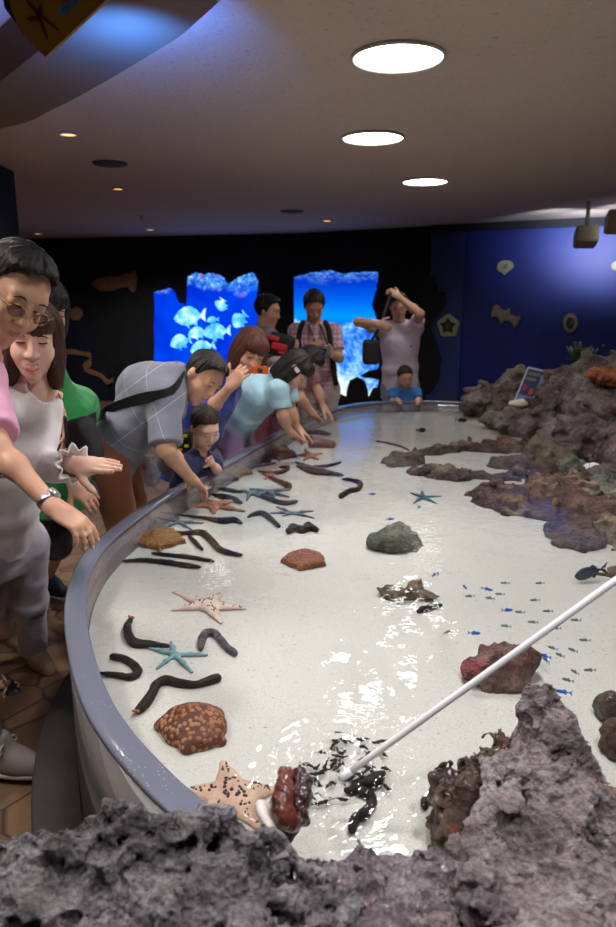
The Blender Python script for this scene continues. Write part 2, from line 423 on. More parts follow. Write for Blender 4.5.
# track spotlights on the right
M_SPOT = simple('spotlight body enamel', srgb(178, 160, 132), .5)
def track_spot(px, py, Y, w, lab):
    c = deep(px, py, Y); t = empty('spotlight', c, lab, 'spotlight', 'spotlights under the valance')
    d = nrm(V(.25, 1, -.25)); s = nrm(np.cross(d, V(0, 0, 1))); u = np.cross(s, d); M = np.stack([s, d, u])
    bm = bmesh.new(); add_box(bm, c, (w, w*1.2, w*.75), M, .012); bm_obj('housing', bm, M_SPOT, t)
    bm = bmesh.new(); add_tube(bm, [c + V(0, 0, w*.6), V(c[0], c[1], CEIL_Z)], .018); bm_obj('stem', bm, M_SPOT, t, True)
    bm = bmesh.new(); add_box(bm, c + d*w*1.2, (w*.8, .004, w*.55), M); bm_obj('lens', bm, glow('spot lens', (.8, .86, 1), 4), t)
    return c
c1 = track_spot(586, 237, 7.0, .1, 'boxy beige spotlight hanging left, over the navy wall')
c2 = track_spot(618, 222, 6.6, .1, 'boxy beige spotlight cut by the right picture edge')
for px, c in ((595, c1), (628, c2)):
    w_, _, _ = wall_at(px, 232); lamp('SPOT', tuple(c + V(.1, .25, -.05)), 70, .06, (.78, .85, 1), aim=w_ , spot=1.25, blend=1)
w_, _, _ = wall_at(560, 232); lamp('SPOT', tuple(c1 + V(-.2, .3, .03)), 40, .06, (.7, .8, 1), aim=w_, spot=1.5, blend=1)
lamp('SPOT', (-.30, .45, CEIL_Z - .03), 110, .08, aim=(-.6, 1.75, 2.05), spot=1.2, blend=.8)  # added unseen spot that brightens the hanging sign, no fixture built
# blue cove glow on the soffit
cove = lamp('AREA', (-.50, 2.15, CEIL_Z - .36), 5, .15, (.04, .2, 1), aim=(-.56, 2.42, CEIL_Z - .12)); cove.data.spread = 1.5

# ------------------------------------------------------------------ hanging yellow sign with a starfish drawing
def hang_sign():
    Ys = 1.75; c0 = deep(45, 57, Ys); ex = V(1, 0, 0); ez = V(0, 0, 1); nn_ = V(0, -1, 0)
    def pl(pts): return [((deep(x, y, Ys) - c0)[0], (deep(x, y, Ys) - c0)[2]) for x, y in pts]
    t = empty('hanging_sign', c0, 'ochre yellow hanging sign with a brown starfish drawing and blue letters', 'sign')
    M_Y = simple('ochre sign board', srgb(160, 124, 34), .5); M_B = simple('brown sign ink', srgb(92, 44, 22), .6); M_L = simple('blue sign ink', srgb(40, 140, 215), .6); M_E = simple('dark sign pattern', srgb(40, 30, 50), .6)
    bm = bmesh.new(); add_prism(bm, pl([(45, 57), (110, -4), (150, -42), (70, -100), (-8, -60), (10, 10), (22, 34)]), c0, ex, ez, -nn_, .012); bm_obj('board', bm, M_Y, t)
    bm = bmesh.new(); o = c0 + nn_*.001
    for pts in ([(38, 17), (28, 4), (24, -3), (30, 1), (42, 14)], [(39, 18), (43, 12), (42, 3), (39, 6), (37, 15)], [(38, 16), (31, 16), (26, 19), (31, 21), (40, 20)], [(39, 19), (42, 30), (49, 42), (46, 30), (42, 18)], [(40, 17), (50, 25), (62, 33), (52, 23), (43, 15)]):
        add_prism(bm, pl(pts), o, ex, ez, nn_, .001)
    bm_obj('starfish_drawing', bm, M_B, t)
    bm = bmesh.new()
    for pts in ([(58, 8), (61, 6), (66, 14), (63, 16)], [(62, 5), (70, 1), (71, 3), (63, 8)], [(64, 10), (70, 6), (71, 8), (66, 12)], [(66, 14), (73, 9), (73, 7), (65, 12)], [(70, -1), (75, -3), (79, 3), (75, 5)], [(73, 7), (78, 3), (77, 1), (72, 5)], [(77, -4), (80, -6), (80, 0), (78, 1)]):
        add_prism(bm, pl(pts), o, ex, ez, nn_, .001)
    bm_obj('lettering', bm, M_L, t)
    bm = bmesh.new(); add_prism(bm, pl([(2, -10), (5, 8), (9, 14), (17, 24), (11, 8), (6, -12)]), c0 + nn_*.001, ex, ez, nn_, .001); bm_obj('dark_border', bm, M_E, t)
    bm = bmesh.new(); q = deep(90, -50, Ys + .006); add_tube(bm, [q, V(q[0], q[1], CEIL_Z)], .003); bm_obj('hanging_wire', bm, M_BLACK, t)
hang_sign()

# ------------------------------------------------------------------ lit reef panels and wall ornaments
def wall_poly(pxs, off):
    o, ex, nn_ = wall_at(sum(p[0] for p in pxs)/len(pxs), sum(p[1] for p in pxs)/len(pxs), off); ez = V(0, 0, 1); out = []
    for p in pxs:
        d = _ray(*p); s = ((o - V(0, 0, CAMZ)) @ nn_) / (d @ nn_); w = V(0, 0, CAMZ) + d*s - o; out.append((w @ ex, w @ ez))
    return o, ex, ez, nn_, out
def reef_mat(name, second):
    n = NT(name); co = n.co(); z = n.n('ShaderNodeSeparateXYZ', {'Vector': co}).outputs[2]
    if second:
        x = n.n('ShaderNodeSeparateXYZ', {'Vector': co}).outputs[0]
        base = n.ramp(n.math('MULTIPLY_ADD', z, .5, .5), [(0, (.0, .16, .85)), (.50, (.0, .12, .8)), (.58, (.0, .30, 1)), (.68, (.0, .13, .85)), (.8, (.0, .04, .6)), (1, (.0, .03, .5))])
        lowf = n.math('ADD', n.math('MULTIPLY_ADD', z, -1.2, .12), n.math('MULTIPLY', n.noise(2.2, 4), .5)); low = n.ramp(lowf, [(.26, (0, 0, 0)), (.33, (1, 1, 1))])
        fine = n.math('ADD', n.math('MULTIPLY', n.noise(5, 7, .7), .75), n.math('MULTIPLY', n.noise(22, 4, .8), .25)); fine = n.math('ADD', fine, n.math('MULTIPLY_ADD', z, -.10, n.math('MULTIPLY', x, -.10)))
        reef = n.ramp(fine, [(.40, (.0, .06, .72)), (.50, (.05, .28, .95)), (.58, (.32, .70, 1)), (.68, (.75, .98, .95))])
        bl = n.ramp(n.math('ADD', n.math('MULTIPLY_ADD', z, -1.1, -.62), n.math('ADD', n.math('MULTIPLY', x, -.5), n.math('MULTIPLY', n.noise(4, 5), .7))), [(.30, (0, 0, 0)), (.5, (1, 1, 1))]); reef = n.mix(bl, reef, n.ramp(fine, [(.38, (.25, .65, 1)), (.5, (.7, .97, .9)), (.6, (.95, 1, .92))])); c = n.mix(low, base, reef)
        top = n.ramp(n.math('ADD', n.math('MULTIPLY', z, 1.0), n.math('MULTIPLY', n.noise(3, 5), .4)), [(.78, (0, 0, 0)), (.9, (1, 1, 1))])
        c = n.mix(n.math('MULTIPLY', top, .8), c, n.ramp(n.noise(10, 6, .75, co=n.map((1, 1, 2.5))), [(.42, (0, .03, .4)), (.62, (.15, .42, 1))]))
    else:
        base = n.ramp(n.noise(2, 2), [(.3, (.0, .02, .62)), (.7, (.0, .06, .85))])
        reef = n.ramp(n.noise(11, 6, .75), [(.36, (.0, .05, .5)), (.5, (.04, .25, .9)), (.58, (.25, .6, 1)), (.67, (.9, .8, .9))])
        up = n.ramp(n.math('ADD', n.math('MULTIPLY', z, 1.0), n.math('MULTIPLY', n.noise(3, 3), .5)), [(.40, (0, 0, 0)), (.5, (1, 1, 1))])
        c = n.mix(up, base, reef); c = n.mix(n.math('MULTIPLY', n.ramp(n.noise(6, 3), [(.55, (0, 0, 0)), (.65, (1, 1, 1))]), up), c, (.35, .12, .6))
    return n.done(n.n('ShaderNodeEmission', {'Color': c, 'Strength': 1.0}).outputs[0])
def jag(pts, amp, seed, n=4):
    rnd = random.Random(seed); out = []
    for a, b in zip(pts, pts[1:] + pts[:1]):
        for k in range(n):
            t = k / n; out.append((a[0]+(b[0]-a[0])*t + rnd.uniform(-amp, amp)*(k > 0), a[1]+(b[1]-a[1])*t + rnd.uniform(-amp, amp)*(k > 0)))
    return out
S1 = jag([(154, 292), (163, 290), (170, 288), (173, 291), (178, 302), (186, 306), (188, 276), (193, 274), (196, 272), (203, 275), (213, 273), (222, 277), (229, 284), (234, 280), (243, 275), (253, 273), (258, 281), (256, 300), (258, 318), (256, 332), (250, 372), (215, 378), (180, 372), (154, 360)], .8, 3)
S2 = jag([(281, 290), (288, 280), (300, 275), (318, 272), (330, 270), (346, 274), (362, 272), (377, 272), (376, 290), (371, 305), (376, 318), (374, 336), (379, 360), (376, 372), (362, 376), (378, 380), (374, 405), (340, 408), (300, 404), (281, 392), (279, 340)], .8, 5)
def panel(pxs, mat, label):
    o, ex, ez, nn_, poly = wall_poly(pxs, .03); t = empty('reef_picture_panel', o, label, 'lit picture')
    bm = bmesh.new(); add_prism(bm, poly, o, ex, ez, -nn_, .02); bm_obj('lit_picture', bm, mat, t); return t, o, ex, ez, nn_
t1, o, ex, ez, nn_ = panel(S1, reef_mat('lit reef picture with fish', False), 'left glowing blue reef picture with a shoal of pale fish')
FM = NT('lit fish picture'); zz = FM.n('ShaderNodeSeparateXYZ', {'Vector': FM.co()}).outputs[0]
FM = FM.done(FM.n('ShaderNodeEmission', {'Color': FM.ramp(FM.noise(7, 3), [(.35, (.03, .42, .95)), (.52, (.2, .75, 1)), (.68, (.75, 1, .9))]), 'Strength': 1.0}).outputs[0])
def fish_poly(cx, cy, L, H, tilt=0):
    pts = [(-.5, -.08), (-.46, .05), (-.36, .25), (-.18, .42), (.02, .46), (.2, .32), (.33, .12), (.42, .3), (.5, .38), (.47, .05), (.5, -.2), (.42, -.12), (.33, -.02), (.22, -.18), (.24, -.38), (.1, -.3), (-.02, -.33), (-.02, -.5), (-.12, -.36), (-.3, -.3), (-.44, -.2)]
    a = math.radians(tilt); return [(cx + (x*L*math.cos(a) - y*H*math.sin(a)), cy - (x*L*math.sin(a) + y*H*math.cos(a))) for x, y in pts]
for k, (cx, cy, L, H, a) in enumerate(((190, 317, 32, 24, 0), (181, 342, 22, 18, 8), (198, 333, 20, 15, 5), (217, 332, 28, 20, 0), (203, 348, 26, 18, 10), (240, 320, 18, 18, 40), (222, 305, 12, 16, 60), (213, 320, 12, 8, 0))):
    d = _ray(cx, cy); poly = []
    for p in fish_poly(cx, cy, L, H, a):
        d = _ray(*p); s = ((o - V(0, 0, CAMZ)) @ nn_) / (d @ nn_); w = V(0, 0, CAMZ) + d*s - o; poly.append((w @ ex, w @ ez))
    bm = bmesh.new(); add_prism(bm, poly, o + nn_*(.002 + .001*k), ex, ez, nn_, .002); bm_obj('fish_picture', bm, FM, t1)
t2, *_ = panel(S2, reef_mat('lit reef picture with pale coral', True), 'right glowing blue reef picture with pale coral slope')
# black coral silhouettes cut out in front
def cutout(pxs, off, mat, label, cat='wall cutout', name='coral_silhouette', th=.02):
    o, ex, ez, nn_, poly = wall_poly(pxs, off); bm = bmesh.new(); add_prism(bm, poly, o, ex, ez, -nn_, th)
    return tag(bm_obj(name, bm, mat, loc=o), label, cat)
cutout([(336, 408), (334, 398), (340, 394), (346, 397), (347, 388), (350, 380), (357, 377), (364, 381), (367, 390), (368, 398), (373, 388), (378, 387), (382, 410), (336, 412)], .08, M_BLACK, 'black rounded coral silhouette along the foot of the pale coral picture', th=.03)
cutout([(360, 376), (368, 371), (378, 369), (384, 372), (378, 379), (366, 378)], .09, M_BLACK, 'small black plate coral silhouette on the right reef picture edge')
cutout([(411, 231), (428, 231), (428, 250), (424, 262), (430, 276), (436, 282), (438, 292), (445, 292), (446, 304), (440, 312), (434, 318), (430, 330), (437, 345), (441, 360), (438, 380), (430, 392), (411, 396)], .06, M_BLACK, 'tall black branching coral silhouette left of the star ornament')
cutout([(42, 300), (70, 285), (86, 298), (84, 318), (96, 335), (92, 352), (108, 372), (110, 420), (40, 420)], .03, M_NAVYD, 'dark navy reef shape painted on the wall at far left')

M_ORN = simple('stone ornament', srgb(168, 158, 134), .8, srgb(140, 130, 108), 18, .006, 40)
M_ORND = simple('brown ornament', srgb(158, 120, 88), .8, srgb(130, 96, 70), 18, .006, 40)
def ornament(name, pxs, label, mat=M_ORN, parts=(), cat='wall ornament', r=.035, h=.014):
    """relief piece: outline filled with overlapping soft lobes"""
    o, ex, ez, nn_, poly = wall_poly(pxs, .035); fm = Form(); P2 = np.array(poly); ctr = P2.mean(0)
    t = empty(name, o, label, cat)
    bm = bmesh.new(); add_prism(bm, poly, o - nn_*.03, ex, ez, nn_, .05)
    bmesh.ops.bevel(bm, geom=[e for e in bm.edges], offset=.012, segments=2, affect='EDGES', clamp_overlap=True)
    bm_obj('relief_body', bm, mat, t)
    for pn, pp, pm in parts:
        poly2 = []
        for p in pp:
            d = _ray(*p); s = ((o - V(0, 0, CAMZ)) @ nn_) / (d @ nn_); w = V(0, 0, CAMZ) + d*s - o; poly2.append((w @ ex, w @ ez))
        bm = bmesh.new(); add_prism(bm, poly2, o + nn_*.018, ex, ez, nn_, .012); bm_obj(pn, bm, pm, t)
    return t
def circ(cx, cy, rx, ry, n=14, a0=0): return [(cx + rx*math.cos(2*PI*i/n + a0), cy + ry*math.sin(2*PI*i/n + a0)) for i in range(n)]
def star_px(cx, cy, R, r, n=5, a0=-PI/2): return [(cx + (R if i % 2 == 0 else r)*math.cos(PI*i/n + a0), cy + (R if i % 2 == 0 else r)*math.sin(PI*i/n + a0)) for i in range(2*n)]
M_GRN = simple('grey green ornament', srgb(178, 180, 150), .8, bump=.004); M_DK = simple('dark recess paint', srgb(52, 54, 48), .8)
ornament('pentagon_star_ornament', circ(448.5, 326, 12, 13, 5, -PI/2), 'pale grey pentagon wall ornament with a carved star flower', M_GRN, (('carved_star', star_px(448.5, 326, 8.5, 5), M_DK), ('carved_center', circ(448.5, 326, 3, 3.4), M_GRN)))
ornament('fish_ornament', [(496.5, 268), (499, 262), (505, 260), (511, 261), (514.5, 266), (511, 270), (507, 272), (504.5, 276), (502, 272), (498, 272)], 'small pale round fish ornament, highest on the navy wall', M_GRN, (('fin', [(503, 265), (508, 264), (507, 269), (503, 269)], M_ORN),))
ornament('hammerhead_ornament', [(491, 316), (493, 306), (498, 304), (501, 309), (506, 311), (511, 307), (509, 313), (516, 317), (521, 316), (519, 322), (515, 329), (512, 322), (504, 320), (501, 325), (499, 318), (495, 316), (492, 318)], 'grey shark shaped wall ornament pointing up left on navy wall', M_ORN)
ornament('round_ornament', circ(570.5, 323, 7.5, 10), 'grey oval shell wall ornament right of the shark ornament', M_ORN, (('carved_ring', circ(570.5, 323, 4.2, 5.8), M_DK), ('carved_center', circ(570.5, 323, 2.6, 3.8), M_ORN)))
ornament('shell_ornament', circ(617, 266, 6, 5), 'pale ornament cut by the right picture edge on navy wall', M_GRN)
ornament('turtle_ornament', [(90, 284), (97, 279), (107, 276), (120, 276), (126, 273), (130, 274), (135, 270), (137, 277), (136, 291), (133, 293), (128, 287), (120, 288), (112, 291), (100, 291)], 'brown fish ornament with raised tail on black wall at left', M_ORND)
ornament('sun_star_ornament', star_px(76, 314, 8, 6, 7), 'small brown round star ornament left of the reef picture', M_ORND)
sn = spline([V(66, 352), V(80, 353), V(90, 356), V(91, 363), V(84, 367), V(90, 372), V(100, 375), V(107, 382), V(113, 380)], 4)
ed = [(p[0], p[1]-2.6 - .8*math.sin(i)) for i, p in enumerate(sn)] + [(p[0], p[1]+2.6) for p in sn[::-1]]
ornament('seahorse_ornament', ed, 'winding brown sea snake ornament on wall behind the green top', M_ORND)
# ------------------------------------------------------------------ the touch pool
RIMP = [(2.35, 6.1), (1.9, 6.22), (1.43, 6.27), (1.1, 6.36), (.64, 6.3), (.28, 6.0), (-.06, 5.28), (-.31, 4.46), (-.49, 3.83), (-.62, 3.40), (-.73, 2.98), (-.79, 2.57), (-.785, 2.28), (-.72, 1.97), (-.62, 1.69), (-.51, 1.45), (-.41, 1.29), (-.29, 1.14), (-.20, 1.05), (-.08, .93), (.05, .84)]
RS = spline([V(x, y, 0) for x, y in RIMP], 6)
RN = []
for i, p in enumerate(RS):
    t = nrm(RS[min(i+1, len(RS)-1)] - RS[max(i-1, 0)]); RN.append(V(-t[1], t[0], 0))       # towards the water
if RN[60][0] < 0: RN = [-a for a in RN]
def sweep(name, prof, mat, parent, smooth=True, closed=True):
    bm = bmesh.new(); rings = [[bm.verts.new(Vector(p + nn_*o + V(0, 0, z))) for o, z in prof] for p, nn_ in zip(RS, RN)]
    m = len(prof)
    for A, B_ in zip(rings, rings[1:]):
        for k in range(m if closed else m - 1): bm.faces.new((A[k], A[(k+1) % m], B_[(k+1) % m], B_[k]))
    if closed: bm.faces.new(rings[0][::-1]); bm.faces.new(rings[-1])
    bmesh.ops.recalc_face_normals(bm, faces=bm.faces[:])
    return bm_obj(name, bm, mat, parent, smooth)
pool = empty('touch_pool', (.6, 3.4, 0), 'curved touch pool with clear acrylic wall, grey rim and dark base', 'touch pool')
n = NT('clear acrylic'); fr = n.math('MULTIPLY_ADD', n.math('POWER', n.n('ShaderNodeLayerWeight', {'Blend': .5}).outputs[1], 4), .5, .04)
tr = n.n('ShaderNodeBsdfTransparent', {'Color': (.93, .93, .94, 1)}).outputs[0]; gl = n.n('ShaderNodeBsdfGlossy', {'Color': (1, 1, 1, 1), 'Roughness': .05}).outputs[0]
hz = n.n('ShaderNodeBsdfDiffuse', {'Color': srgb(205, 198, 200) + (1,)}).outputs[0]  # pale diffuse haze imitates the sand reflected in the acrylic
a = n.n('ShaderNodeMixShader', {0: .26, 1: tr, 2: hz}).outputs[0]
M_ACR = n.done(n.n('ShaderNodeMixShader', {0: fr, 1: a, 2: gl}).outputs[0])
n = NT('polished grey acrylic edge'); dr = n.math('MULTIPLY', n.ramp(n.voro(60, dim='2D'), [(.05, (1, 1, 1)), (.10, (0, 0, 0))]), n.ramp(n.noise(6, 3), [(.52, (0, 0, 0)), (.6, (1, 1, 1))]))
M_RIM = n.done(n.bsdf(n.mix(dr, srgb(112, 116, 134), srgb(190, 195, 205)), .22, n.bump(dr, .4, .003), coat=.4))
M_BASE = simple('dark base paint', srgb(38, 36, 38), .5, srgb(48, 45, 46), 6)
M_STEP = simple('dark grey rubber step', srgb(72, 69, 68), .7, srgb(62, 59, 58), 8, .002, 60)
sweep('acrylic_wall', [(0, .375), (.05, .375), (.05, RIM_Z-.012), (0, RIM_Z-.012)], M_ACR, pool)
sweep('rim', [(-.006, RIM_Z-.012), (.056, RIM_Z-.012), (.056, RIM_Z-.003), (.051, RIM_Z), (-.001, RIM_Z), (-.006, RIM_Z-.003)], M_RIM, pool)
sweep('base', [(.0, 0), (.06, 0), (.052, .374), (.0, .374)], M_BASE, pool)
sweep('step', [(-.135, 0), (-.002, 0), (-.002, .12), (-.125, .12), (-.135, .11)], M_STEP, pool)
POLY = [(p[0] + nn_[0]*.052, p[1] + nn_[1]*.052) for p, nn_ in zip(RS, RN)] + [(.3, .80), (1.2, .9), (1.9, 1.6), (2.3, 3), (2.5, 4.8), (2.45, 5.9)]
PX = np.array(POLY)
def inside(x, y):
    r = np.zeros(x.shape, bool); n_ = len(PX); j = n_ - 1
    for i in range(n_):
        xi, yi = PX[i]; xj, yj = PX[j]
        r ^= ((yi > y) != (yj > y)) & (x < (xj - xi) * (y - yi) / (yj - yi + 1e-12) + xi); j = i
    return r
# sand bed (fills the tank, slightly uneven) -------------------------------------------------
n = NT('white coral sand'); 
c = n.mix(n.noise(2.2, 4), srgb(200, 196, 190), srgb(216, 212, 206)); c = n.mix(n.ramp(n.noise(260, 2), [(.3, (1, 1, 1)), (.5, (0, 0, 0))]), c, srgb(186, 176, 162))
sp = n.ramp(n.voro(14, co=n.map((1, 1.8, 1), (0, 0, .4)), dim='2D'), [(.03, (1, 1, 1)), (.075, (0, 0, 0))]); sp = n.mix(n.ramp(n.noise(7, 4, .7), [(.46, (0, 0, 0)), (.62, (1, 1, 1))]), (0, 0, 0), sp)
c = n.mix(n.math('MULTIPLY', sp, .8), c, srgb(95, 88, 74))
M_SAND = n.done(n.bsdf(c, .9, n.bump(n.noise(90, 4), .35, .004)))
def sheet(name, step, zf, mat, skirt=False):
    x0, y0, x1, y1 = PX[:, 0].min(), PX[:, 1].min(), PX[:, 0].max(), PX[:, 1].max()
    nx = int((x1-x0)/step)+2; ny = int((y1-y0)/step)+2
    gx, gy = np.meshgrid(x0 + np.arange(nx)*step, y0 + np.arange(ny)*step, indexing='ij')
    ins = inside(gx, gy); px, py = gx.ravel().copy(), gy.ravel().copy()
    use = ins.copy(); 
    for a_ in (-1, 0, 1):
        for b_ in (-1, 0, 1): use |= np.roll(np.roll(ins, a_, 0), b_, 1)
    # pull the fringe points back onto the outline
    fr_ = np.argwhere((use & ~ins).ravel())[:, 0]; seg = np.roll(PX, -1, 0) - PX
    for i in fr_:
        q = np.array([px[i], py[i]]); t = np.clip(((q - PX) * seg).sum(1) / (seg**2).sum(1), 0, 1); w = PX + seg*t[:, None]; k = ((w - q)**2).sum(1).argmin(); px[i], py[i] = w[k]
    num = np.full(nx*ny, -1); ids = np.argwhere(use.ravel())[:, 0]; num[ids] = np.arange(len(ids))
    v = np.stack([px[ids], py[ids], zf(px[ids], py[ids])], 1); g = num.reshape(nx, ny)
    q = np.stack([g[:-1, :-1], g[1:, :-1], g[1:, 1:], g[:-1, 1:]], -1).reshape(-1, 4); q = q[(q >= 0).all(1)]
    if skirt:                                                                # the side of the sand, seen through the acrylic
        e = [p + nn_*.0525 for p, nn_ in zip(RS, RN)]; top = [(p[0], p[1], float(zf(np.array([p[0]]), np.array([p[1]]))[0])) for p in e]; b0 = len(v)
        v = np.concatenate([v, np.array(top), np.array([(x, y, .374) for x, y, _ in top])]); m = len(e)
        q = np.concatenate([q, np.array([(b0+i, b0+i+1, b0+m+i+1, b0+m+i) for i in range(m-1)])])
    return raw(name, v, q, mat)
def sand_z(x, y):
    p = np.stack([x*1.6, y*1.6, 0*x], 1); return SAND_Z + .108 + .05*np.clip((y-1.2)/5, 0, 1) - .02*np.clip((x-1.2)/.6, 0, 1) + .012*vnoise(p, 5) + .004*vnoise(p*5, 6)
sd = sheet('sand_bed', .03, sand_z, M_SAND, skirt=True); tag(sd, 'bright white coral sand covering the floor of the touch pool', 'sand', kind='stuff')
def sz(x, y): return float(sand_z(np.array([x], float), np.array([y], float))[0])
# water ----------------------------------------------------------------------------------------
n = NT('clear rippled water')
w1 = n.noise(9, 3, .5, dist=.6); w2 = n.noise(34, 2, .5)
h_ = n.math('ADD', w1, n.math('MULTIPLY', w2, .22)); nm = n.bump(h_, .30, .012)
fr = n.n('ShaderNodeFresnel', {'IOR': 1.33, 'Normal': nm}).outputs[0]
tr = n.n('ShaderNodeBsdfTransparent', {'Color': (.96, .985, .99, 1)}).outputs[0]; gl = n.n('ShaderNodeBsdfGlossy', {'Color': (1, 1, 1, 1), 'Roughness': .02, 'Normal': nm}).outputs[0]
M_WATER = n.done(n.n('ShaderNodeMixShader', {0: fr, 1: tr, 2: gl}).outputs[0])
SPL = flat(335, 765, WATER_Z); SPL2 = flat(290, 800, WATER_Z); RNG = flat(158, 624, WATER_Z)
def water_z(x, y):
    z = np.full(x.shape, WATER_Z); p = np.stack([x*6, y*6, 0*x], 1); z += .0012*vnoise(p, 9)
    for c, A, lam, dec in ((SPL, .014, .034, .15), (SPL2, .008, .045, .12), (RNG, .0016, .022, .07), (flat(115, 600, WATER_Z), .0014, .022, .06)):
        r = np.hypot(x-c[0], y-c[1]); z += A*np.exp(-(r/dec)**2)*np.sin(2*PI*r/lam + 2*vnoise(np.stack([x*14, y*14, 0*x], 1), 4))
    g = flat(410, 650, WATER_Z); r = np.hypot((x-g[0])/.45, (y-g[1])/.7); z += .0030*np.exp(-r*r)*fbm(np.stack([x*16, y*11, 0*x], 1), 3, 21)
    return z
wt = sheet('water', .0125, water_z, M_WATER); tag(wt, 'clear shallow rippled water filling the touch pool', 'water', kind='stuff')
# ------------------------------------------------------------------ rocks
def rock_mat(name, cols, scale=6, patch=None, rough=.85, bump=.02, pit=60, wet=0):
    n = NT(name)
    c = n.ramp(n.noise(scale, 6, .62), [(.30, cols[0]), (.48, cols[1]), (.66, cols[2])])
    c = n.mix(n.ramp(n.noise(scale*9, 4, .7), [(.38, (1, 1, 1)), (.56, (0, 0, 0))]), c, n.mix(.55, c, cols[0]))
    if patch: 
        for col, sc_, lo in patch: c = n.mix(n.ramp(n.noise(sc_, 4, .6, co=n.map(loc=(sc_, 2*sc_, 3))), [(lo, (0, 0, 0)), (lo + .08, (1, 1, 1))]), c, col)
    h = n.math('ADD', n.noise(scale*7, 8, .68), n.math('MULTIPLY', n.voro(pit), .5))
    return n.done(n.bsdf(c, rough, n.bump(h, 1.0, bump), coat=wet, coatr=.15))
R_LAVA = rock_mat('grey lava rock', (srgb(58, 54, 56), srgb(150, 144, 148), srgb(198, 193, 198)), 9, bump=.03, pit=90)
R_PINK = rock_mat('pinkish grey lava rock', (srgb(72, 58, 60), srgb(168, 152, 155), srgb(206, 194, 196)), 8, [(srgb(190, 150, 130), 4, .62)], bump=.03, pit=80)
R_PURP = rock_mat('purple wet rock', (srgb(52, 42, 48), srgb(130, 116, 124), srgb(178, 166, 174)), 12, [(srgb(132, 76, 70), 7, .66)], .45, .016, 90, .35)
R_BROWN = rock_mat('brown algae rock', (srgb(42, 28, 24), srgb(82, 58, 48), srgb(128, 100, 84)), 14, [(srgb(110, 54, 36), 9, .6)], .5, .016, 80, .3)
R_BANK = rock_mat('brown grey bank rock', (srgb(60, 50, 46), srgb(120, 106, 100), srgb(160, 146, 140)), 5, bump=.03, pit=30)
R_BANKP = rock_mat('mauve grey bank rock', (srgb(62, 50, 50), srgb(120, 102, 102), srgb(156, 140, 142)), 4, bump=.03, pit=30)
R_BANKO = rock_mat('bank rock with orange patch', (srgb(66, 56, 54), srgb(116, 102, 100), srgb(150, 138, 134)), 5, [(srgb(176, 100, 52), 3, .60)], bump=.03, pit=30)
R_TAN = rock_mat('tan knobbly rock', (srgb(70, 58, 46), srgb(146, 126, 104), srgb(184, 166, 144)), 9, bump=.022, pit=40)
R_GREEN = rock_mat('grey green rock', (srgb(48, 50, 44), srgb(108, 110, 98), srgb(150, 150, 138)), 8, bump=.018, pit=60)
R_RED = rock_mat('red brown reef rock', (srgb(52, 34, 30), srgb(100, 70, 60), srgb(140, 114, 102)), 8, [(srgb(84, 70, 70), 3.5, .55), (srgb(158, 140, 118), 7, .58)], .6, .02, 50)
R_DARKP = rock_mat('dark mauve rock', (srgb(54, 42, 42), srgb(106, 86, 84), srgb(142, 126, 116)), 10, [(srgb(116, 108, 78), 6, .55)], .7, .016, 60)
R_CORAL = rock_mat('coral crusted boulder', (srgb(66, 42, 40), srgb(128, 92, 86), srgb(164, 134, 124)), 14, [(srgb(168, 78, 84), 5, .56), (srgb(110, 116, 84), 8, .63)], .7, .02, 70)

def rock(name, blobs, h, mat, label, amp=.03, fs=9, pits=0, ps=26, pdep=.02, seed=0, k=.04, octv=5, cat='rock', group=None, ridge=0, squash=1, gain=.55):
    fm = Form(); fm.pad = amp*1.3 + pdep*(pits > 0)
    for b in blobs:
        c, r = b[0], b[1]; M = None
        if len(b) > 2: a = math.radians(b[2]); M = np.array([[math.cos(a), math.sin(a), 0], [-math.sin(a), math.cos(a), 0], [0, 0, 1]])
        if len(b) > 3:
            a2 = math.radians(b[3]); M2 = np.array([[math.cos(a2), 0, math.sin(a2)], [0, 1, 0], [-math.sin(a2), 0, math.cos(a2)]]); M = M2 @ M
        fm.ell(c, r, M, k)
    def post(p, d):
        q = p*fs*np.array([1, 1, squash])
        e = d + amp*fbm(q, octv, seed, gain)
        if ridge: e = e + ridge*np.abs(vnoise(q*.9 + 5, seed + 50)) - ridge*.4
        if pits:
            w_ = worley(p*ps + .8*np.stack([vnoise(p*ps*.5, seed+7), vnoise(p*ps*.5, seed+8), vnoise(p*ps*.5, seed+9)], 1), seed)
            g = np.clip(vnoise(p*7, seed + 3)*.9 + .55, 0, 1)
            e = e + pdep*g*np.clip(1 - w_/.55, 0, 1)**.6*pits
        return e
    fm.post = post
    v, q = fm.mesh(h, 1); c = v.mean(0); c[2] = v[:, 2].min()
    return tag(raw(name, v, q, mat, None, True, c), label, cat, group)
def fl(px, py, z): return flat(px, py, z)
# near foreground ------------------------------------------------------------------------------
b = []
for px, py, z, r in ((15, 905, .68, (.12, .10, .12)), (70, 870, .70, (.11, .09, .12)), (118, 832, .72, (.075, .075, .07)), (165, 850, .69, (.09, .08, .08)), (205, 858, .69, (.075, .07, .08)), (235, 880, .68, (.075, .07, .08)), (268, 895, .66, (.07, .065, .08)), (300, 905, .65, (.06, .06, .08)), (208, 842, .655, (.05, .05, .06)), (325, 912, .65, (.05, .05, .06)), (120, 935, .66, (.20, .14, .14)), (20, 970, .60, (.22, .16, .2)), (250, 945, .62, (.11, .10, .10))):
    q = fl(px, py, z); b.append((q - V(0, 0, r[2]*.75), r))
for x, y in ((-.5, .75), (-.25, .7), (-.05, .72)): b.append((V(x, y, .4), (.2, .16, .3)))
rock('foreground_rock', b, .0038, R_LAVA, 'pitted grey lava rock across the bottom left foreground', .026, 15, 1, 24, .05, 3, .05, 6, ridge=.026, gain=.66)
b = []
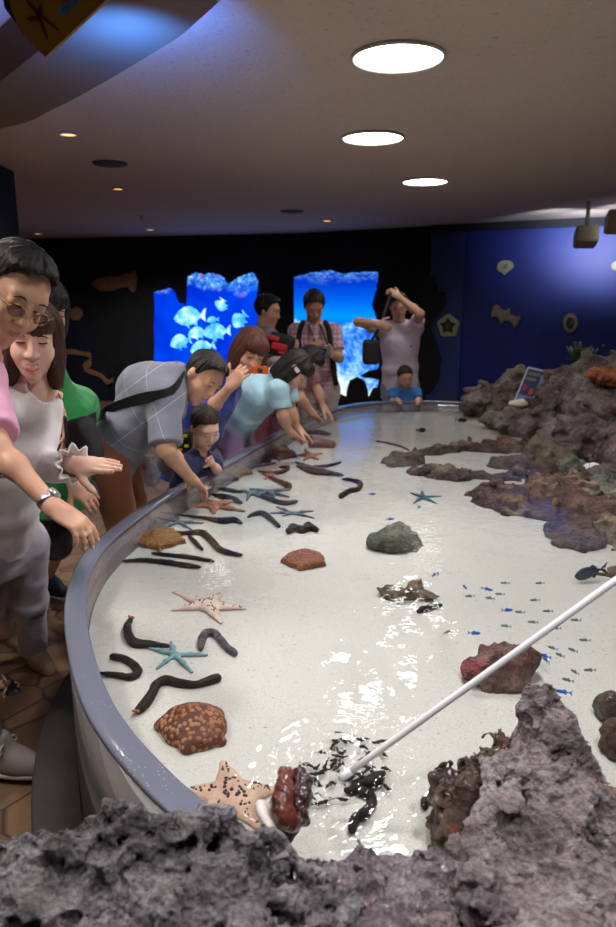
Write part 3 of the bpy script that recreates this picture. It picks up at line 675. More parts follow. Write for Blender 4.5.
for px, py, z, r in ((330, 895, .635, (.075, .075, .075)), (385, 878, .60, (.09, .08, .075)), (420, 910, .60, (.09, .08, .07)), (445, 892, .61, (.08, .075, .08)), (470, 915, .62, (.07, .06, .08)), (300, 940, .60, (.09, .08, .08)), (360, 960, .60, (.16, .10, .10))):
    q = fl(px, py, z); b.append((q - V(0, 0, r[2]*.6), r))
b += [(V(.08, .86, .40), (.2, .1, .16)), (V(.0, .80, .3), (.25, .16, .25))]
rock('wet_rock', b, .0038, R_PURP, 'low wet purple grey rock at the bottom centre, below the splash', .019, 15, 1, 30, .035, 11, .04, 6, ridge=.02, gain=.64)
b = []
for px, py, z, r in ((545, 708, .70, (.065, .07, .07)), (560, 740, .69, (.085, .09, .10)), (525, 770, .68, (.09, .09, .10)), (580, 800, .68, (.11, .11, .12)), (520, 830, .66, (.11, .10, .12)), (585, 880, .68, (.13, .11, .12)), (500, 890, .66, (.12, .09, .12)), (560, 940, .66, (.16, .12, .14)), (470, 930, .62, (.10, .09, .11)), (478, 850, .62, (.07, .06, .09))):
    q = fl(px, py, z); b.append((q - V(0, 0, r[2]*.75), r))
b += [(V(.42, 1.05, .42), (.17, .17, .22)), (V(.36, .8, .35), (.25, .2, .3))]
rock('craggy_rock', b, .0040, R_PINK, 'tall craggy pinkish grey rock rising to a peak at the right foreground', .026, 11, 1, 15, .055, 23, .03, 6, ridge=.042, gain=.66)
b = []
for px, py, z, r in ((468, 800, .60, (.055, .06, .06)), (490, 775, .61, (.055, .06, .06)), (450, 790, .575, (.045, .05, .06)), (458, 830, .57, (.05, .05, .07)), (500, 750, .60, (.04, .05, .06)), (475, 830, .5, (.07, .07, .1))):
    q = fl(px, py, z); b.append((q - V(0, 0, r[2]*.6), r))
rock('algae_rock', b, .0035, R_BROWN, 'dark brown algae covered rock at the waterline left of the craggy peak', .022, 22, 1, 40, .018, 31, .03, 5, ridge=.012)
# right bank -----------------------------------------------------------------------------------
def bank(px, py, Y, r, mat, label, seed, amp=.07, fs=6, h=.012, rot=0, extra=(), name='boulder', **kw):
    c = deep(px, py, Y); bl = [(c, r, rot)] + [(c + V(*e[0]), e[1]) for e in extra]
    return rock(name, bl, h, mat, label, amp, fs, kw.pop('pits', 1), kw.pop('ps', 8), kw.pop('pdep', .07), seed, .06, 6, 'rock', 'boulders on the right bank', ridge=kw.pop('ridge', .09))
bank(488, 406, 6.15, (.22, .22, .20), R_BANK, 'rounded brown grey boulder at the far end of the bank by the rim', 41)
bank(520, 404, 5.95, (.33, .28, .27), R_BANK, 'wide brown grey boulder behind the standing sign', 42)
bank(527, 424, 5.35, (.36, .25, .13), R_BANK, 'low brown ledge rock in front of the standing sign', 43, extra=(((.28, .1, .06), (.2, .2, .16)),))
bank(578, 410, 5.3, (.36, .3, .30), R_BANKP, 'mauve grey boulder under the green plant', 44, extra=(((-.12, -.1, -.15), (.3, .25, .2)),))
bank(622, 416, 4.75, (.35, .3, .33), R_BANKO, 'large boulder with an orange patch on top, at the right edge', 45, extra=(((.0, .2, .1), (.3, .3, .26)),))
bank(585, 442, 4.65, (.30, .25, .17), R_BANKP, 'craggy mauve boulder above the white shell', 46)
bank(655, 462, 4.1, (.33, .30, .24), R_BANKP, 'big dark mauve boulder right of the white shell', 47)
bank(553, 456, 4.5, (.20, .18, .09), R_DARKP, 'dark knobbly rock at the waterline under the ledge rock', 48, amp=.04, fs=9)
bank(612, 505, 3.45, (.24, .26, .13), R_GREEN, 'grey green boulder overhanging the red reef shelf', 49, amp=.04, fs=7, h=.011, squash=1)
bank(612, 548, 2.95, (.17, .17, .13), R_TAN, 'tan knobbly boulder by the waterline at the right edge', 50, amp=.035, fs=10, h=.009)
bank(622, 590, 2.5, (.09, .10, .08), R_TAN, 'small tan boulder just above the end of the white pole', 51, amp=.02, fs=12, h=.008)
bank(800, 470, 3.3, (.6, .9, .45), R_BANKP, 'rock mass beyond the right picture edge', 52, h=.03)
bank(800, 560, 2.2, (.28, .5, .3), R_BANK, 'lower rock mass beyond the right picture edge', 53, h=.025)
for k, (px, py, Y, r, mt, lab) in enumerate(((566, 447, 4.55, (.10, .09, .08), R_BROWN, 'small dark brown rock below the big mauve boulder at the waterline'), (580, 484, 3.75, (.12, .10, .07), R_RED, 'reddish rock just below the white shell'), (548, 470, 4.15, (.10, .08, .05), R_BROWN, 'brown rock between the rock ring and the red reef shelf'), (603, 478, 3.85, (.10, .10, .08), R_BANKP, 'mauve rock directly right of the white shell'), (572, 468, 4.05, (.09, .08, .06), R_GREEN, 'small grey green rock just left of the white shell'), (612, 488, 3.6, (.12, .1, .08), R_GREEN, 'green tinged rock at the right edge above the overhanging boulder'), (560, 428, 4.95, (.14, .12, .09), R_BANK, 'brown rock wedged under the fern boulder'), (545, 412, 5.15, (.09, .09, .07), R_BANK, 'small grey rock under the orange stone'), (606, 376, 4.62, (.13, .11, .05), rock_mat('orange crusted rock', (srgb(110, 70, 46), srgb(176, 104, 58), srgb(196, 130, 84)), 9), 'orange crusted rock on top of the bank near the fern'))):
    rock('bank_rock', [(deep(px, py, Y), r, 20*k)], .0075, mt, lab, .03, 13, 1, 18, .03, 110 + k, .04, 5, 'rock', 'smaller rocks on the right bank', ridge=.03)
# rocks standing in the water ------------------------------------------------------------------
def seabed(px, py, r, mat, label, seed, rot=0, amp=.02, fs=14, h=.008, lift=.3, extra=(), name='reef_rock', group='rocks on the pool floor', tilt=0, zref=None):
    q = flat(px, py, SAND_Z + .12) if zref is None else flat(px, py, zref)
    for _ in range(4): q = flat(px, py, sz(q[0], q[1]) + r[2]*lift)
    bl = [(q, r, rot, tilt)] + [(q + V(*e[0]), e[1]) + tuple(e[2:]) for e in extra]
    return rock(name, bl, h, mat, label, amp, fs, .8, 18, .015, seed, .03, 5, 'rock', group, ridge=.012)
seabed(394, 541, (.118, .085, .05), R_GREEN, 'flat grey green rock alone on the sand in mid pool', 61, 12, .02, 12, .006, .5, extra=(((.02, .0, .03), (.05, .045, .02)),))
seabed(412, 594, (.10, .035, .026), R_TAN, 'long tan knobbly rock with a black tip, on the sand', 62, -8, .012, 22, .0045, .7, extra=(((.01, .01, .018), (.025, .02, .018)), ((-.06, .0, .0), (.04, .03, .025))))
seabed(500, 668, (.098, .085, .062), R_CORAL, 'round coral crusted pink and green boulder beyond the pole', 63, 10, .02, 16, .005, .5)
seabed(528, 502, (.30, .26, .05), R_RED, 'wide flat red brown reef shelf at the right waterline', 64, -25, .035, 11, .008, .0, extra=(((.16, -.22, -.01), (.18, .16, .045)), ((.2, .12, .02), (.2, .18, .08)), ((.34, -.1, .02), (.2, .25, .07))))
seabed(574, 538, (.14, .13, .05), R_DARKP, 'dark violet reef rock beside the blue grey fish', 65, -40, .03, 10, .008, .1)
for k, (px, py, r, rot, lab) in enumerate(((402, 463, (.14, .10, .06), 20, 'dark mauve rock at the left end of the rock ring'), (436, 452, (.17, .08, .05), 8, 'brown mauve rock at the back of the rock ring'), (492, 448, (.27, .13, .06), -4, 'long reddish brown flat rock at the back right of the ring'), (424, 473, (.10, .07, .04), 0, 'small green brown rock at the front left of the ring'), (456, 477, (.16, .08, .05), -6, 'mossy brown rock at the front of the ring'), (500, 478, (.17, .06, .04), -3, 'flat tan rock at the front right of the ring'), (512, 466, (.16, .09, .05), 0, 'dark grey rock in the right opening of the ring'))):
    seabed(px, py, (r[0], r[1], r[2]*.75), R_DARKP if k not in (2,) else R_RED, lab, 70 + k, rot, .034, 12, .007, .1, extra=(((r[0]*.5, r[1]*.3, .0), (r[0]*.4, r[1]*.6, r[2]*.8)), ((-r[0]*.6, -r[1]*.2, .0), (r[0]*.35, r[1]*.5, r[2]*.6))))
seabed(610, 708, (.03, .035, .035), R_BROWN, 'small yellow green mossy rock at the right edge behind the peak', 81, 0, .015, 20, .005, .8)
seabed(614, 740, (.032, .035, .045), R_RED, 'small reddish rock wedged right of the craggy peak', 82, 0, .015, 20, .005, .8)
# white shell, pale stones, sign, plant --------------------------------------------------------
M_SHELL = simple('white shell', srgb(226, 220, 230), .4, bump=.003, bscale=60)
def small_blob(name, px, py, Y, r, mat, label, cat, rot=0, seed=0, group=None):
    c = deep(px, py, Y); return rock(name, [(c, r, rot), (c + V(r[0]*.4, 0, r[2]*.3), tuple(a*.6 for a in r), rot)], .005, mat, label, r[2]*.25, 14, 0, 20, 0, seed, .02, 3, cat, group)
small_blob('seashell', 591, 470, 3.95, (.055, .05, .045), M_SHELL, 'white shell resting among the dark rocks on the right bank', 'shell', 20, 91)
small_blob('pebble', 519.5, 403.5, 5.42, (.085, .06, .032), simple('white stone', srgb(216, 204, 190), .7), 'smooth white stone leaning at the foot of the standing sign', 'stone', 5, 92)
small_blob('pebble', 544, 403, 5.25, (.055, .045, .035), simple('orange stone', srgb(196, 132, 96), .7), 'small orange stone right of the standing sign', 'stone', 0, 93)
small_blob('pebble', 559, 406, 5.15, (.03, .03, .05), simple('yellow stone', srgb(170, 142, 90), .7), 'small yellowish stone beside the orange stone on the bank', 'stone', 0, 94)
def bank_sign():
    Ys = 5.45; A = deep(513.5, 403, Ys); B_ = deep(530.5, 407, Ys); C_ = deep(543.5, 372, Ys + .08); D_ = deep(528.5, 366.5, Ys + .08)
    ex = nrm(B_ - A); ey = D_ - A; ey = nrm(ey - ex*(ey @ ex)); nn_ = np.cross(ex, ey); nn_ = nn_ if nn_[1] < 0 else -nn_
    W = np.linalg.norm(B_ - A); H = (D_ - A) @ ey; sh = (D_ - A) @ ex
    t = empty('standing_sign', (A + B_)/2, 'small white framed picture sign leaning on the boulders at the back', 'sign')
    def P4(u0, v0, u1, v1): return [(u0*W + sh*v0, v0*H), (u1*W + sh*v0, v0*H), (u1*W + sh*v1, v1*H), (u0*W + sh*v1, v1*H)]
    bm = bmesh.new(); add_prism(bm, P4(0, 0, 1, 1), A, ex, ey, -nn_, .015); bm_obj('board', bm, simple('white sign frame', srgb(196, 196, 210), .5), t)
    def put(name, polys, mat, z):
        bm = bmesh.new()
        for p in polys: add_prism(bm, p, A + nn_*z, ex, ey, nn_, .0015)
        return bm_obj(name, bm, mat, t)
    put('picture', [P4(.06, .05, .92, .95)], simple('sign blue print', srgb(58, 66, 128), .5), 0)
    put('title_band', [P4(.12, .80, .86, .88), P4(.12, .66, .7, .73)], simple('sign green print', srgb(120, 132, 84), .5), .002)
    put('starfish_print', [P4(.14, .38, .38, .52)], simple('sign pink print', srgb(176, 50, 110), .5), .002)
    put('fish_print', [P4(.56, .30, .82, .46)], simple('sign orange print', srgb(206, 112, 66), .5), .002)
    put('reef_print', [P4(.1, .07, .88, .26)], simple('sign pale print', srgb(126, 146, 200), .5), .0015)
bank_sign()
def plant():
    base = deep(581, 376, 5.35); t = empty('fern', base, 'bushy green fern growing on top of the bank against the navy wall', 'plant'); rnd = random.Random(4)
    M_LEAF = simple('fern leaf', srgb(34, 66, 34), .5, srgb(56, 92, 42), 20); M_STEM = simple('fern stem', srgb(70, 74, 40), .6)
    for k in range(26):
        a = rnd.uniform(0, 2*PI); L = rnd.uniform(.13, .26); lean = rnd.uniform(.25, 1.1); d = V(math.cos(a), math.sin(a), 0)
        pts = [base + d*L*lean*s*.9 + V(0, 0, L*(s*1.1 - lean*.5*s*s)) for s in np.linspace(0, 1, 9)]
        bm = bmesh.new(); add_tube(bm, pts, [.004*(1 - .7*i/8) for i in range(9)], 5)
        for i in range(2, 9):
            tdir = nrm(pts[i] - pts[i-1]); sd_ = nrm(np.cross(tdir, V(0, 0, 1)) + V(0, 0, .001))
            for sgn in (-1, 1):
                l_ = .055*(1 - .07*abs(i-4)); tip = pts[i] + sd_*sgn*l_ + tdir*l_*.6; w_ = tdir*.011; up_ = V(0, 0, .004)
                q = [bm.verts.new(Vector(x)) for x in (pts[i] - w_, pts[i] + sd_*sgn*l_*.5 + tdir*l_*.1 + up_, tip, pts[i] + sd_*sgn*l_*.45 + tdir*l_*.5 + w_)]; bm.faces.new(q)
        bm_obj('frond', bm, M_LEAF, t)
plant()
# ------------------------------------------------------------------ animals on the sand
def on_sand(px, py, lift=0.0):
    q = flat(px, py, .5)
    for _ in range(6): q = flat(px, py, sz(q[0], q[1]) + lift)
    return q
def skin_mat(name, c1, c2, c3=None, scale=30, rough=.55, bump=.004, spots=None, coat=.08):
    n = NT(name); c = n.ramp(n.noise(scale, 4, .6), [(.36, c1), (.6, c2)] + ([(.72, c3)] if c3 else []))
    h = n.noise(scale*3, 5)
    if spots:
        col, sc_, lo, hi = spots; v = n.voro(sc_); m = n.ramp(v, [(lo, (1, 1, 1)), (hi, (0, 0, 0))]); c = n.mix(m, c, col); h = n.math('ADD', h, n.math('MULTIPLY', m, .6))
    return n.done(n.bsdf(c, rough, n.bump(h, 1.0, bump), coat=coat, coatr=.2, spec=.25))
C_BLK = skin_mat('black cucumber skin', srgb(14, 11, 11), srgb(27, 22, 22), srgb(60, 54, 54), 60)
C_BRN = skin_mat('dark brown cucumber skin', srgb(20, 11, 10), srgb(38, 22, 20), srgb(72, 52, 48), 60)
C_CHO = skin_mat('brown cucumber skin', srgb(52, 32, 26), srgb(82, 54, 42), srgb(110, 82, 66), 60)
C_PUR = skin_mat('purple grey cucumber skin', srgb(66, 54, 74), srgb(98, 84, 106), srgb(130, 118, 136), 50)
C_GRY = skin_mat('grey cucumber skin', srgb(48, 44, 48), srgb(92, 90, 98), srgb(140, 140, 150), 50)
C_SLATE = skin_mat('blue black cucumber skin', srgb(18, 22, 44), srgb(36, 44, 80), None, 50)
C_TIP = simple('orange tentacles', srgb(170, 100, 44), .5)
CUC = 'sea cucumbers in the touch pool'
def cucumber(pts, r, mat, label, lump=.12, taper=(.45, 1, .9, .6), tip=None, h=None, seed=0):
    W = [on_sand(x, y, r*.9) for x, y in pts]; W = [w + V(0, 0, 0) for w in W]
    cen = on_sand(*pts[len(pts)//2]); P = spline(W, 5) if len(W) > 2 else [W[0] + (W[1]-W[0])*t for t in np.linspace(0, 1, 8)]
    rad = np.interp(np.linspace(0, 1, len(P)), np.linspace(0, 1, len(taper)), taper)*r
    fm = Form(); fm.pad = r*lump*1.5; fm.chain(P, rad, .004)
    fr_ = .55/r
    fm.post = lambda p, d: d + r*lump*fbm(p*fr_, 3, seed) 
    h = h or max(r*.33, .0022)
    v, q = fm.mesh(h, 1)
    if tip is not None:
        t = empty('sea_cucumber', cen, label, 'sea cucumber', CUC); raw('body', v, q, mat, t)
        rnd = random.Random(seed)
        for e, nb in tip:
            end = P[0] if e == 0 else P[-1]; d0 = nrm(end - (P[1] if e == 0 else P[-2])); bm = bmesh.new()
            for k in range(nb):
                a = rnd.uniform(-1, 1); s_ = np.cross(d0, V(0, 0, 1)); d = nrm(d0 + s_*a + V(0, 0, rnd.uniform(-.1, .6))); L = r*rnd.uniform(.8, 1.4)
                add_tube(bm, [end, end + d*L*.6, end + d*L], [r*.22, r*.2, r*.28], 6)
            bm_obj('tentacles', bm, C_TIP, t, True)
        return t
    return tag(raw('sea_cucumber', v, q, mat, None, True, cen), label, 'sea cucumber', CUC)
cucumber([(131, 619), (127, 627), (129, 637), (136, 643), (150, 644), (168, 646)], .0135, C_BRN, 'dark brown sea cucumber bent in an L just above the pale blue star', taper=(.6, .9, 1.1, 1, .8, .45), tip=((0, 5),), seed=1)
cucumber([(112, 656), (121, 658), (131, 663), (138, 671), (131, 677), (118, 675), (97, 673)], .0105, C_BRN, 'dark sea cucumber curled in a hook beside the rim', seed=2, taper=(.7, 1, 1.1, 1, .8, .5))
cucumber([(138, 710), (146, 702), (153, 692), (157, 684), (166, 680), (180, 683), (196, 684), (217, 678)], .0125, C_BRN, 'long S shaped dark sea cucumber just above the big red brown cushion star', tip=((0, 7),), seed=3, taper=(.8, 1.1, 1, .9, .9, .9, .7, 1.0))
cucumber([(201, 648), (202, 640), (206, 633), (214, 633), (221, 640), (228, 648), (235, 653)], .0115, C_GRY, 'grey speckled sea cucumber arched under the pink knobbly star', seed=4, taper=(.8, 1.1, 1, 1, .9, .8, .9))
cucumber([(123, 561), (142, 560), (165, 562), (185, 565), (200, 567)], .0105, C_BLK, 'straight black sea cucumber nearest below the tan cushion star', seed=5, taper=(.5, .8, 1, 1, .5))
cucumber([(152, 553), (170, 555), (190, 557), (213, 561)], .0095, C_BLK, 'thin black sea cucumber touching the lower edge of the tan cushion star', seed=6, taper=(.6, .8, 1, .6))
cucumber([(143, 531), (165, 533), (186, 533), (202, 533), (212, 541), (221, 550), (241, 555)], .0125, C_BRN, 'long dark brown sea cucumber curving down right above the tan cushion star', seed=7, taper=(.4, .7, .8, 1.2, 1.2, 1.0, .6))
cucumber([(188, 535), (195, 542), (202, 549)], .010, C_BLK, 'short black sea cucumber branching down beside the long brown one', seed=8)
cucumber([(160, 512), (180, 515), (205, 518), (222, 521), (234, 520), (242, 523)], .013, C_BLK, 'long black sea cucumber thick at its right end below the orange spotted star', seed=9, taper=(.3, .45, .7, 1.2, 1.2, .4))
cucumber([(149, 512), (150, 518), (154, 521), (151, 527)], .013, C_BLK, 'short black bent sea cucumber close to the rim at left', seed=10, taper=(.5, .7, 1.1, 1))
cucumber([(212, 494), (225, 497), (234, 499), (242, 503)], .0145, C_BRN, 'thick dark sea cucumber lying behind the orange spotted star', seed=11, taper=(.5, 1.1, 1, .5))
cucumber([(209, 491), (215, 484), (224, 481), (238, 479)], .0125, C_BLK, 'black sea cucumber curving up right from the reaching hand', seed=12, taper=(.6, 1, 1.1, .6))
cucumber([(217, 488), (228, 490), (242, 492)], .0125, C_BRN, 'dark sea cucumber left of the blue grey star', seed=13)
cucumber([(248, 517), (254, 514), (261, 513), (269, 517), (279, 526)], .0125, C_BLK, 'arched black sea cucumber left of the thin blue grey star', seed=14, taper=(.4, .9, 1.1, 1, .7))
cucumber([(261, 496), (275, 501), (286, 503), (297, 501)], .0135, C_SLATE, 'blue black sea cucumber under the blue grey star', seed=15)
cucumber([(343, 479), (352, 480), (360, 483), (358, 489), (349, 491), (341, 496)], .0135, C_BRN, 'curved dark brown sea cucumber alone in mid pool', seed=16, taper=(.5, .8, 1.1, 1, 1, 1.1))
cucumber([(288, 531), (294, 527), (303, 530), (309, 526), (318, 530)], .017, C_BLK, 'thick lumpy black sea cucumber behind the red brown cushion star', lump=.3, seed=17, taper=(.7, 1.1, .8, 1.1, .7))
cucumber([(296, 462), (308, 467), (322, 471), (343, 475)], .018, C_PUR, 'long purple grey sea cucumber near the edge of the blue reflection', seed=18, taper=(.5, 1, 1, .5))
cucumber([(297, 466), (312, 472), (330, 474)], .014, C_BLK, 'black sea cucumber lying along the purple grey one', seed=19)
cucumber([(313, 466), (326, 466), (341, 462)], .011, C_SLATE, 'thin blue black sea cucumber at the edge of the blue reflection', seed=20)
cucumber([(269, 477), (279, 481), (287, 485), (289, 486)], .0165, C_CHO, 'brown sea cucumber with a thick right end below the small pink star', seed=21, taper=(.5, .6, 1.2, 1.1))
cucumber([(258, 471), (270, 473), (281, 472), (287, 469), (288, 467), (280, 467)], .012, C_CHO, 'thin brown sea cucumber curled over at its right end', seed=22)
cucumber([(234, 467), (247, 464), (258, 460), (266, 457)], .0135, C_PUR, 'purple sea cucumber pointing up right beside the far cushion star', seed=23)
cucumber([(229, 468), (245, 467), (262, 465), (275, 463)], .0125, C_PUR, 'dull purple sea cucumber lying below the dark round one', seed=24)
cucumber([(257, 460), (262, 458), (268, 460)], .026, C_BLK, 'short fat black sea cucumber left of the far brown cushion star', lump=.3, seed=25, taper=(.8, 1, .8))
cucumber([(262, 449), (268, 446), (279, 446), (287, 449), (283, 452), (272, 453), (264, 452)], .013, C_BRN, 'dark brown sea cucumber curled into a flat ring at the far side', seed=26, taper=(.8, 1, 1, 1, 1, .8, .6))
cucumber([(299, 440), (305, 438), (311, 438)], .021, C_CHO, 'small brown sea cucumber by the far reaching hands', seed=27)
cucumber([(311, 444), (322, 443), (332, 444)], .032, skin_mat('dull pink cucumber skin', srgb(100, 70, 74), srgb(130, 96, 98), None, 30), 'fat dull pink sea cucumber left of the blue reflection', seed=28, taper=(.8, 1, .9))
cucumber([(305, 432), (318, 432), (330, 434)], .020, C_PUR, 'mauve sea cucumber farthest back beside the blue reflection', seed=29)
cucumber([(384, 773), (375, 780), (366, 783), (352, 786)], .014, C_BLK, 'black sea cucumber under the tip of the white pole', seed=30, taper=(.5, 1.2, 1, .7))
cucumber([(347, 790), (358, 791), (369, 795), (372, 803), (365, 813), (355, 820), (352, 830)], .0105, C_BLK, 'long dark sea cucumber curving down to the wet purple rock', seed=31, taper=(.8, 1, 1, .9, 1, 1, .8))
cucumber([(424, 808), (425, 801), (431, 797), (438, 797)], .0085, C_BLK, 'small black sea cucumber peeping from beside the algae rock', seed=32)
cucumber([(376, 441), (388, 443), (400, 446), (409, 450)], .009, C_CHO, 'thin brown sea cucumber left of the rock ring', seed=33)
cucumber([(418, 611), (428, 608), (441, 605)], .0105, C_BLK, 'black glossy sea cucumber at the end of the tan knobbly rock', seed=34, lump=.3)

# stars ------------------------------------------------------------------------------------------
STAR = 'starfish in the touch pool'
def star(name, c, tips, r0, r1, hub, mat, label, knobs=None, kmat=None, k=.012, h=.003, flatz=.62, seed=0, lump=0.0, group=STAR, lift=.0, cat='starfish'):
    q0 = on_sand(*c, r0*flatz*.7 + lift); T = [on_sand(*p, r1*.8) for p in tips]; fm = Form(); fm.pad = .004
    ctr = on_sand(*c); S = np.diag([1, 1, 1/flatz])
    fm.ell(q0, (hub, hub, hub*flatz*.8), None, k)
    for t in T:
        a = q0 + (t - q0)*.12; mid = q0 + (t-q0)*.5 + V(0, 0, .003); 
        fm.cone(a, mid, r0, (r0+r1)*.5, k); fm.cone(mid, t, (r0+r1)*.5, r1, k)
    if lump: fm.post = lambda p, d: d + lump*fbm(p*60, 3, seed)
    v, q = fm.mesh(h, 2)
    z0 = ctr[2]; v[:, 2] = z0 + (v[:, 2] - z0)*flatz + .001
    if not knobs: return tag(raw(name, v, q, mat, None, True, ctr), label, cat, group)
    t_ = empty(name, ctr, label, cat, group); raw('body', v, q, mat, t_)
    rnd = random.Random(seed); bm = bmesh.new()
    for i in range(knobs):
        t = T[i % len(T)]; f_ = rnd.uniform(.10, .97); off = rnd.uniform(-1, 1)*(r0*(1-f_) + r1*f_)*.7; d = nrm(t - q0); s_ = V(-d[1], d[0], 0)
        p = q0 + (t - q0)*f_ + s_*off; j = ((v[:, 0]-p[0])**2 + (v[:, 1]-p[1])**2 - .0*v[:, 2]); near = np.argsort(j)[:12]; top = v[near[v[near, 2].argmax()]]
        rr = (r0*.19)*(1 - .45*f_)*rnd.uniform(.6, 1.1); add_lathe(bm, [(rr, -rr*.4), (rr*.85, rr*.3), (rr*.4, rr*.9), (.0002, rr*1.0)], top, 7)
    kb = bm_obj('spines', bm, kmat, t_, True); tag(kb, kind='stuff')
    return t_
def chunk(name, c, corners, thick, mat, label, seed=0, group='cushion stars in the touch pool', h=.004):
    """cushion star: a fat rounded pentagon"""
    ctr = on_sand(*c); C_ = [on_sand(*p) for p in corners]; m = np.mean(C_, 0); fm = Form(); fm.pad = .004; n_ = len(C_)
    R = np.mean([np.linalg.norm(p - m) for p in C_])
    fm.ell(m + V(0, 0, thick*.45), (R*.62, R*.62, thick*.62), None, .03)
    for p in C_: fm.cone(m + (p-m)*.25 + V(0, 0, thick*.42), m + (p-m)*.86 + V(0, 0, thick*.26), thick*.55, thick*.26, .05)
    for a, b in zip(C_, C_[1:] + C_[:1]): e = (a+b)/2; fm.cone(m + V(0, 0, thick*.4), m + (e-m)*.72 + V(0, 0, thick*.25), thick*.5, thick*.3, .05)
    fm.post = lambda p, d: d + .0012*fbm(p*90, 2, seed)
    fm.cut_plane(m + V(0, 0, .001), V(0, 0, -1))
    v, q = fm.mesh(h, 1); return tag(raw(name, v, q, mat, None, True, ctr), label, 'cushion star', group)
def cushion_mat(name, a, b, c, sc=60):
    n = NT(name); v = n.voro(sc); m = n.ramp(v, [(.0, b), (.43, b), (.53, a)])
    big = n.ramp(n.noise(14, 3), [(.42, (0, 0, 0)), (.58, (1, 1, 1))]); col = n.mix(big, m, n.mix(.5, m, c))
    return n.done(n.bsdf(col, .6, n.bump(n.ramp(v, [(.1, (1, 1, 1)), (.5, (0, 0, 0))]), .7, .004)))
CU_RED = cushion_mat('red brown cushion star skin', srgb(88, 40, 22), srgb(180, 124, 84), srgb(96, 42, 20), 78)
CU_ORG = cushion_mat('orange cushion star skin', srgb(118, 62, 38), srgb(166, 106, 70), srgb(128, 66, 42), 90)
CU_TAN = cushion_mat('tan cushion star skin', srgb(136, 92, 44), srgb(176, 130, 72), srgb(120, 78, 36), 100)
CU_FAR = cushion_mat('brown cushion star skin', srgb(104, 64, 40), srgb(150, 104, 70), srgb(100, 58, 38), 70)
CU_OLV = cushion_mat('olive cushion star skin', srgb(120, 100, 76), srgb(150, 132, 106), srgb(134, 96, 74), 70)
chunk('cushion_star', (191, 735), [(152, 729), (181, 710), (224, 715), (228, 747), (185, 757)], .032, CU_RED, 'big red brown cushion star with pale mosaic spots, nearest the rim', 1, h=.003)
chunk('cushion_star', (302, 563), [(279, 563), (294, 555), (322, 556), (327, 567), (300, 572)], .022, CU_ORG, 'reddish orange cushion star in mid pool left of the grey green rock', 2)
chunk('cushion_star', (158, 543), [(128, 543), (143, 533), (175, 531), (188, 544), (160, 555)], .022, CU_TAN, 'tan yellow cushion star beside the rim near the bare forearm', 3)
chunk('cushion_star', (280, 457), [(263, 458), (272, 450), (290, 451), (297, 458), (279, 463)], .032, CU_FAR, 'brown cushion star farthest away on the left side', 4, h=.006)
chunk('cushion_star', (237, 473), [(223, 473), (231, 468), (246, 470), (254, 475), (237, 479)], .022, CU_OLV, 'flat olive cushion star left of the small pink star', 5, h=.005)
S_PINK = skin_mat('pink star skin', srgb(222, 192, 176), srgb(232, 208, 194), None, 40, .6, .003)
S_BIG = skin_mat('pinkish brown star skin', srgb(190, 152, 130), srgb(208, 174, 152), None, 30, .6, .004)
S_ORG = skin_mat('orange spotted star skin', srgb(150, 92, 70), srgb(190, 138, 110), None, 40, .6, .004)
S_BLUE = skin_mat('pale blue star skin', srgb(104, 144, 150), srgb(136, 174, 178), None, 60, .6, .002)
S_SLT = skin_mat('blue grey star skin', srgb(84, 98, 116), srgb(118, 134, 150), None, 60, .6, .002)
S_TEAL = skin_mat('teal star skin', srgb(38, 84, 100), srgb(60, 108, 122), None, 60, .6, .002)
K_DARK = simple('dark star spines', srgb(66, 46, 38), .5); K_BRN = simple('brown star spines', srgb(82, 46, 36), .5)
star('starfish', (233, 794), [(223, 762), (175, 792), (275, 789), (258, 826), (206, 826)], .026, .0085, .038, S_BIG, 'largest pinkish brown knobbly starfish, in the water beside the foreground rock', 95, K_DARK, .03, seed=1)
star('starfish', (208, 605), [(174, 591), (173, 609), (221, 593), (244, 608), (221, 622)], .021, .0075, .03, S_PINK, 'pale pink starfish with dark dots, alone in mid sand above the grey cucumber', 75, K_DARK, .024, seed=2)
star('starfish', (213, 505), [(189, 506), (201, 498), (237, 499), (244, 511), (214, 513)], .023, .009, .032, S_ORG, 'orange brown spotted starfish under the reaching hands', 85, K_BRN, .026, seed=3, h=.0035)
star('starfish', (175, 655), [(171, 642), (149, 648), (207, 655), (192, 672), (157, 668)], .0078, .0045, .0095, S_BLUE, 'pale blue thin armed starfish between two dark cucumbers near the rim', seed=4, flatz=.8, h=.0022)
star('starfish', (179, 522), [(177, 515), (158, 518), (203, 523), (192, 530), (161, 529)], .0085, .005, .0105, S_SLT, 'blue grey thin armed starfish left of the long black cucumber', seed=5, flatz=.8, h=.0025)
star('starfish', (250, 493), [(241, 490), (247, 500), (266, 499), (290, 490), (262, 489)], .0115, .006, .014, S_SLT, 'blue grey starfish with long arms at the foot of the row of cucumbers', seed=6, flatz=.8, h=.003)
star('starfish', (268, 491), [(250, 489), (289, 489), (289, 497), (256, 496), (274, 497)], .0115, .006, .014, S_SLT, 'second blue grey starfish overlapping the long armed one', seed=7, flatz=.8, h=.003, lift=.012)
star('starfish', (292, 513), [(277, 507), (271, 513), (313, 511), (314, 518), (283, 516)], .0095, .005, .011, S_SLT, 'thin blue grey starfish right of the arched black cucumber', seed=8, flatz=.8, h=.003)
star('starfish', (310, 455), [(297, 455), (305, 449), (322, 453), (318, 459), (304, 460)], .018, .009, .024, S_ORG, 'dull pink starfish far back near the blue reflection', seed=9, h=.005)
star('starfish', (270, 475), [(262, 474), (270, 470), (277, 473), (275, 479), (265, 479)], .014, .007, .017, S_ORG, 'small pink starfish between the olive cushion star and the curled cucumber', seed=10, h=.004)
star('starfish', (423, 497), [(411, 493), (422, 491), (441, 496), (436, 503), (414, 503)], .0125, .005, .017, S_TEAL, 'teal starfish alone below the rock ring', seed=11, h=.003)
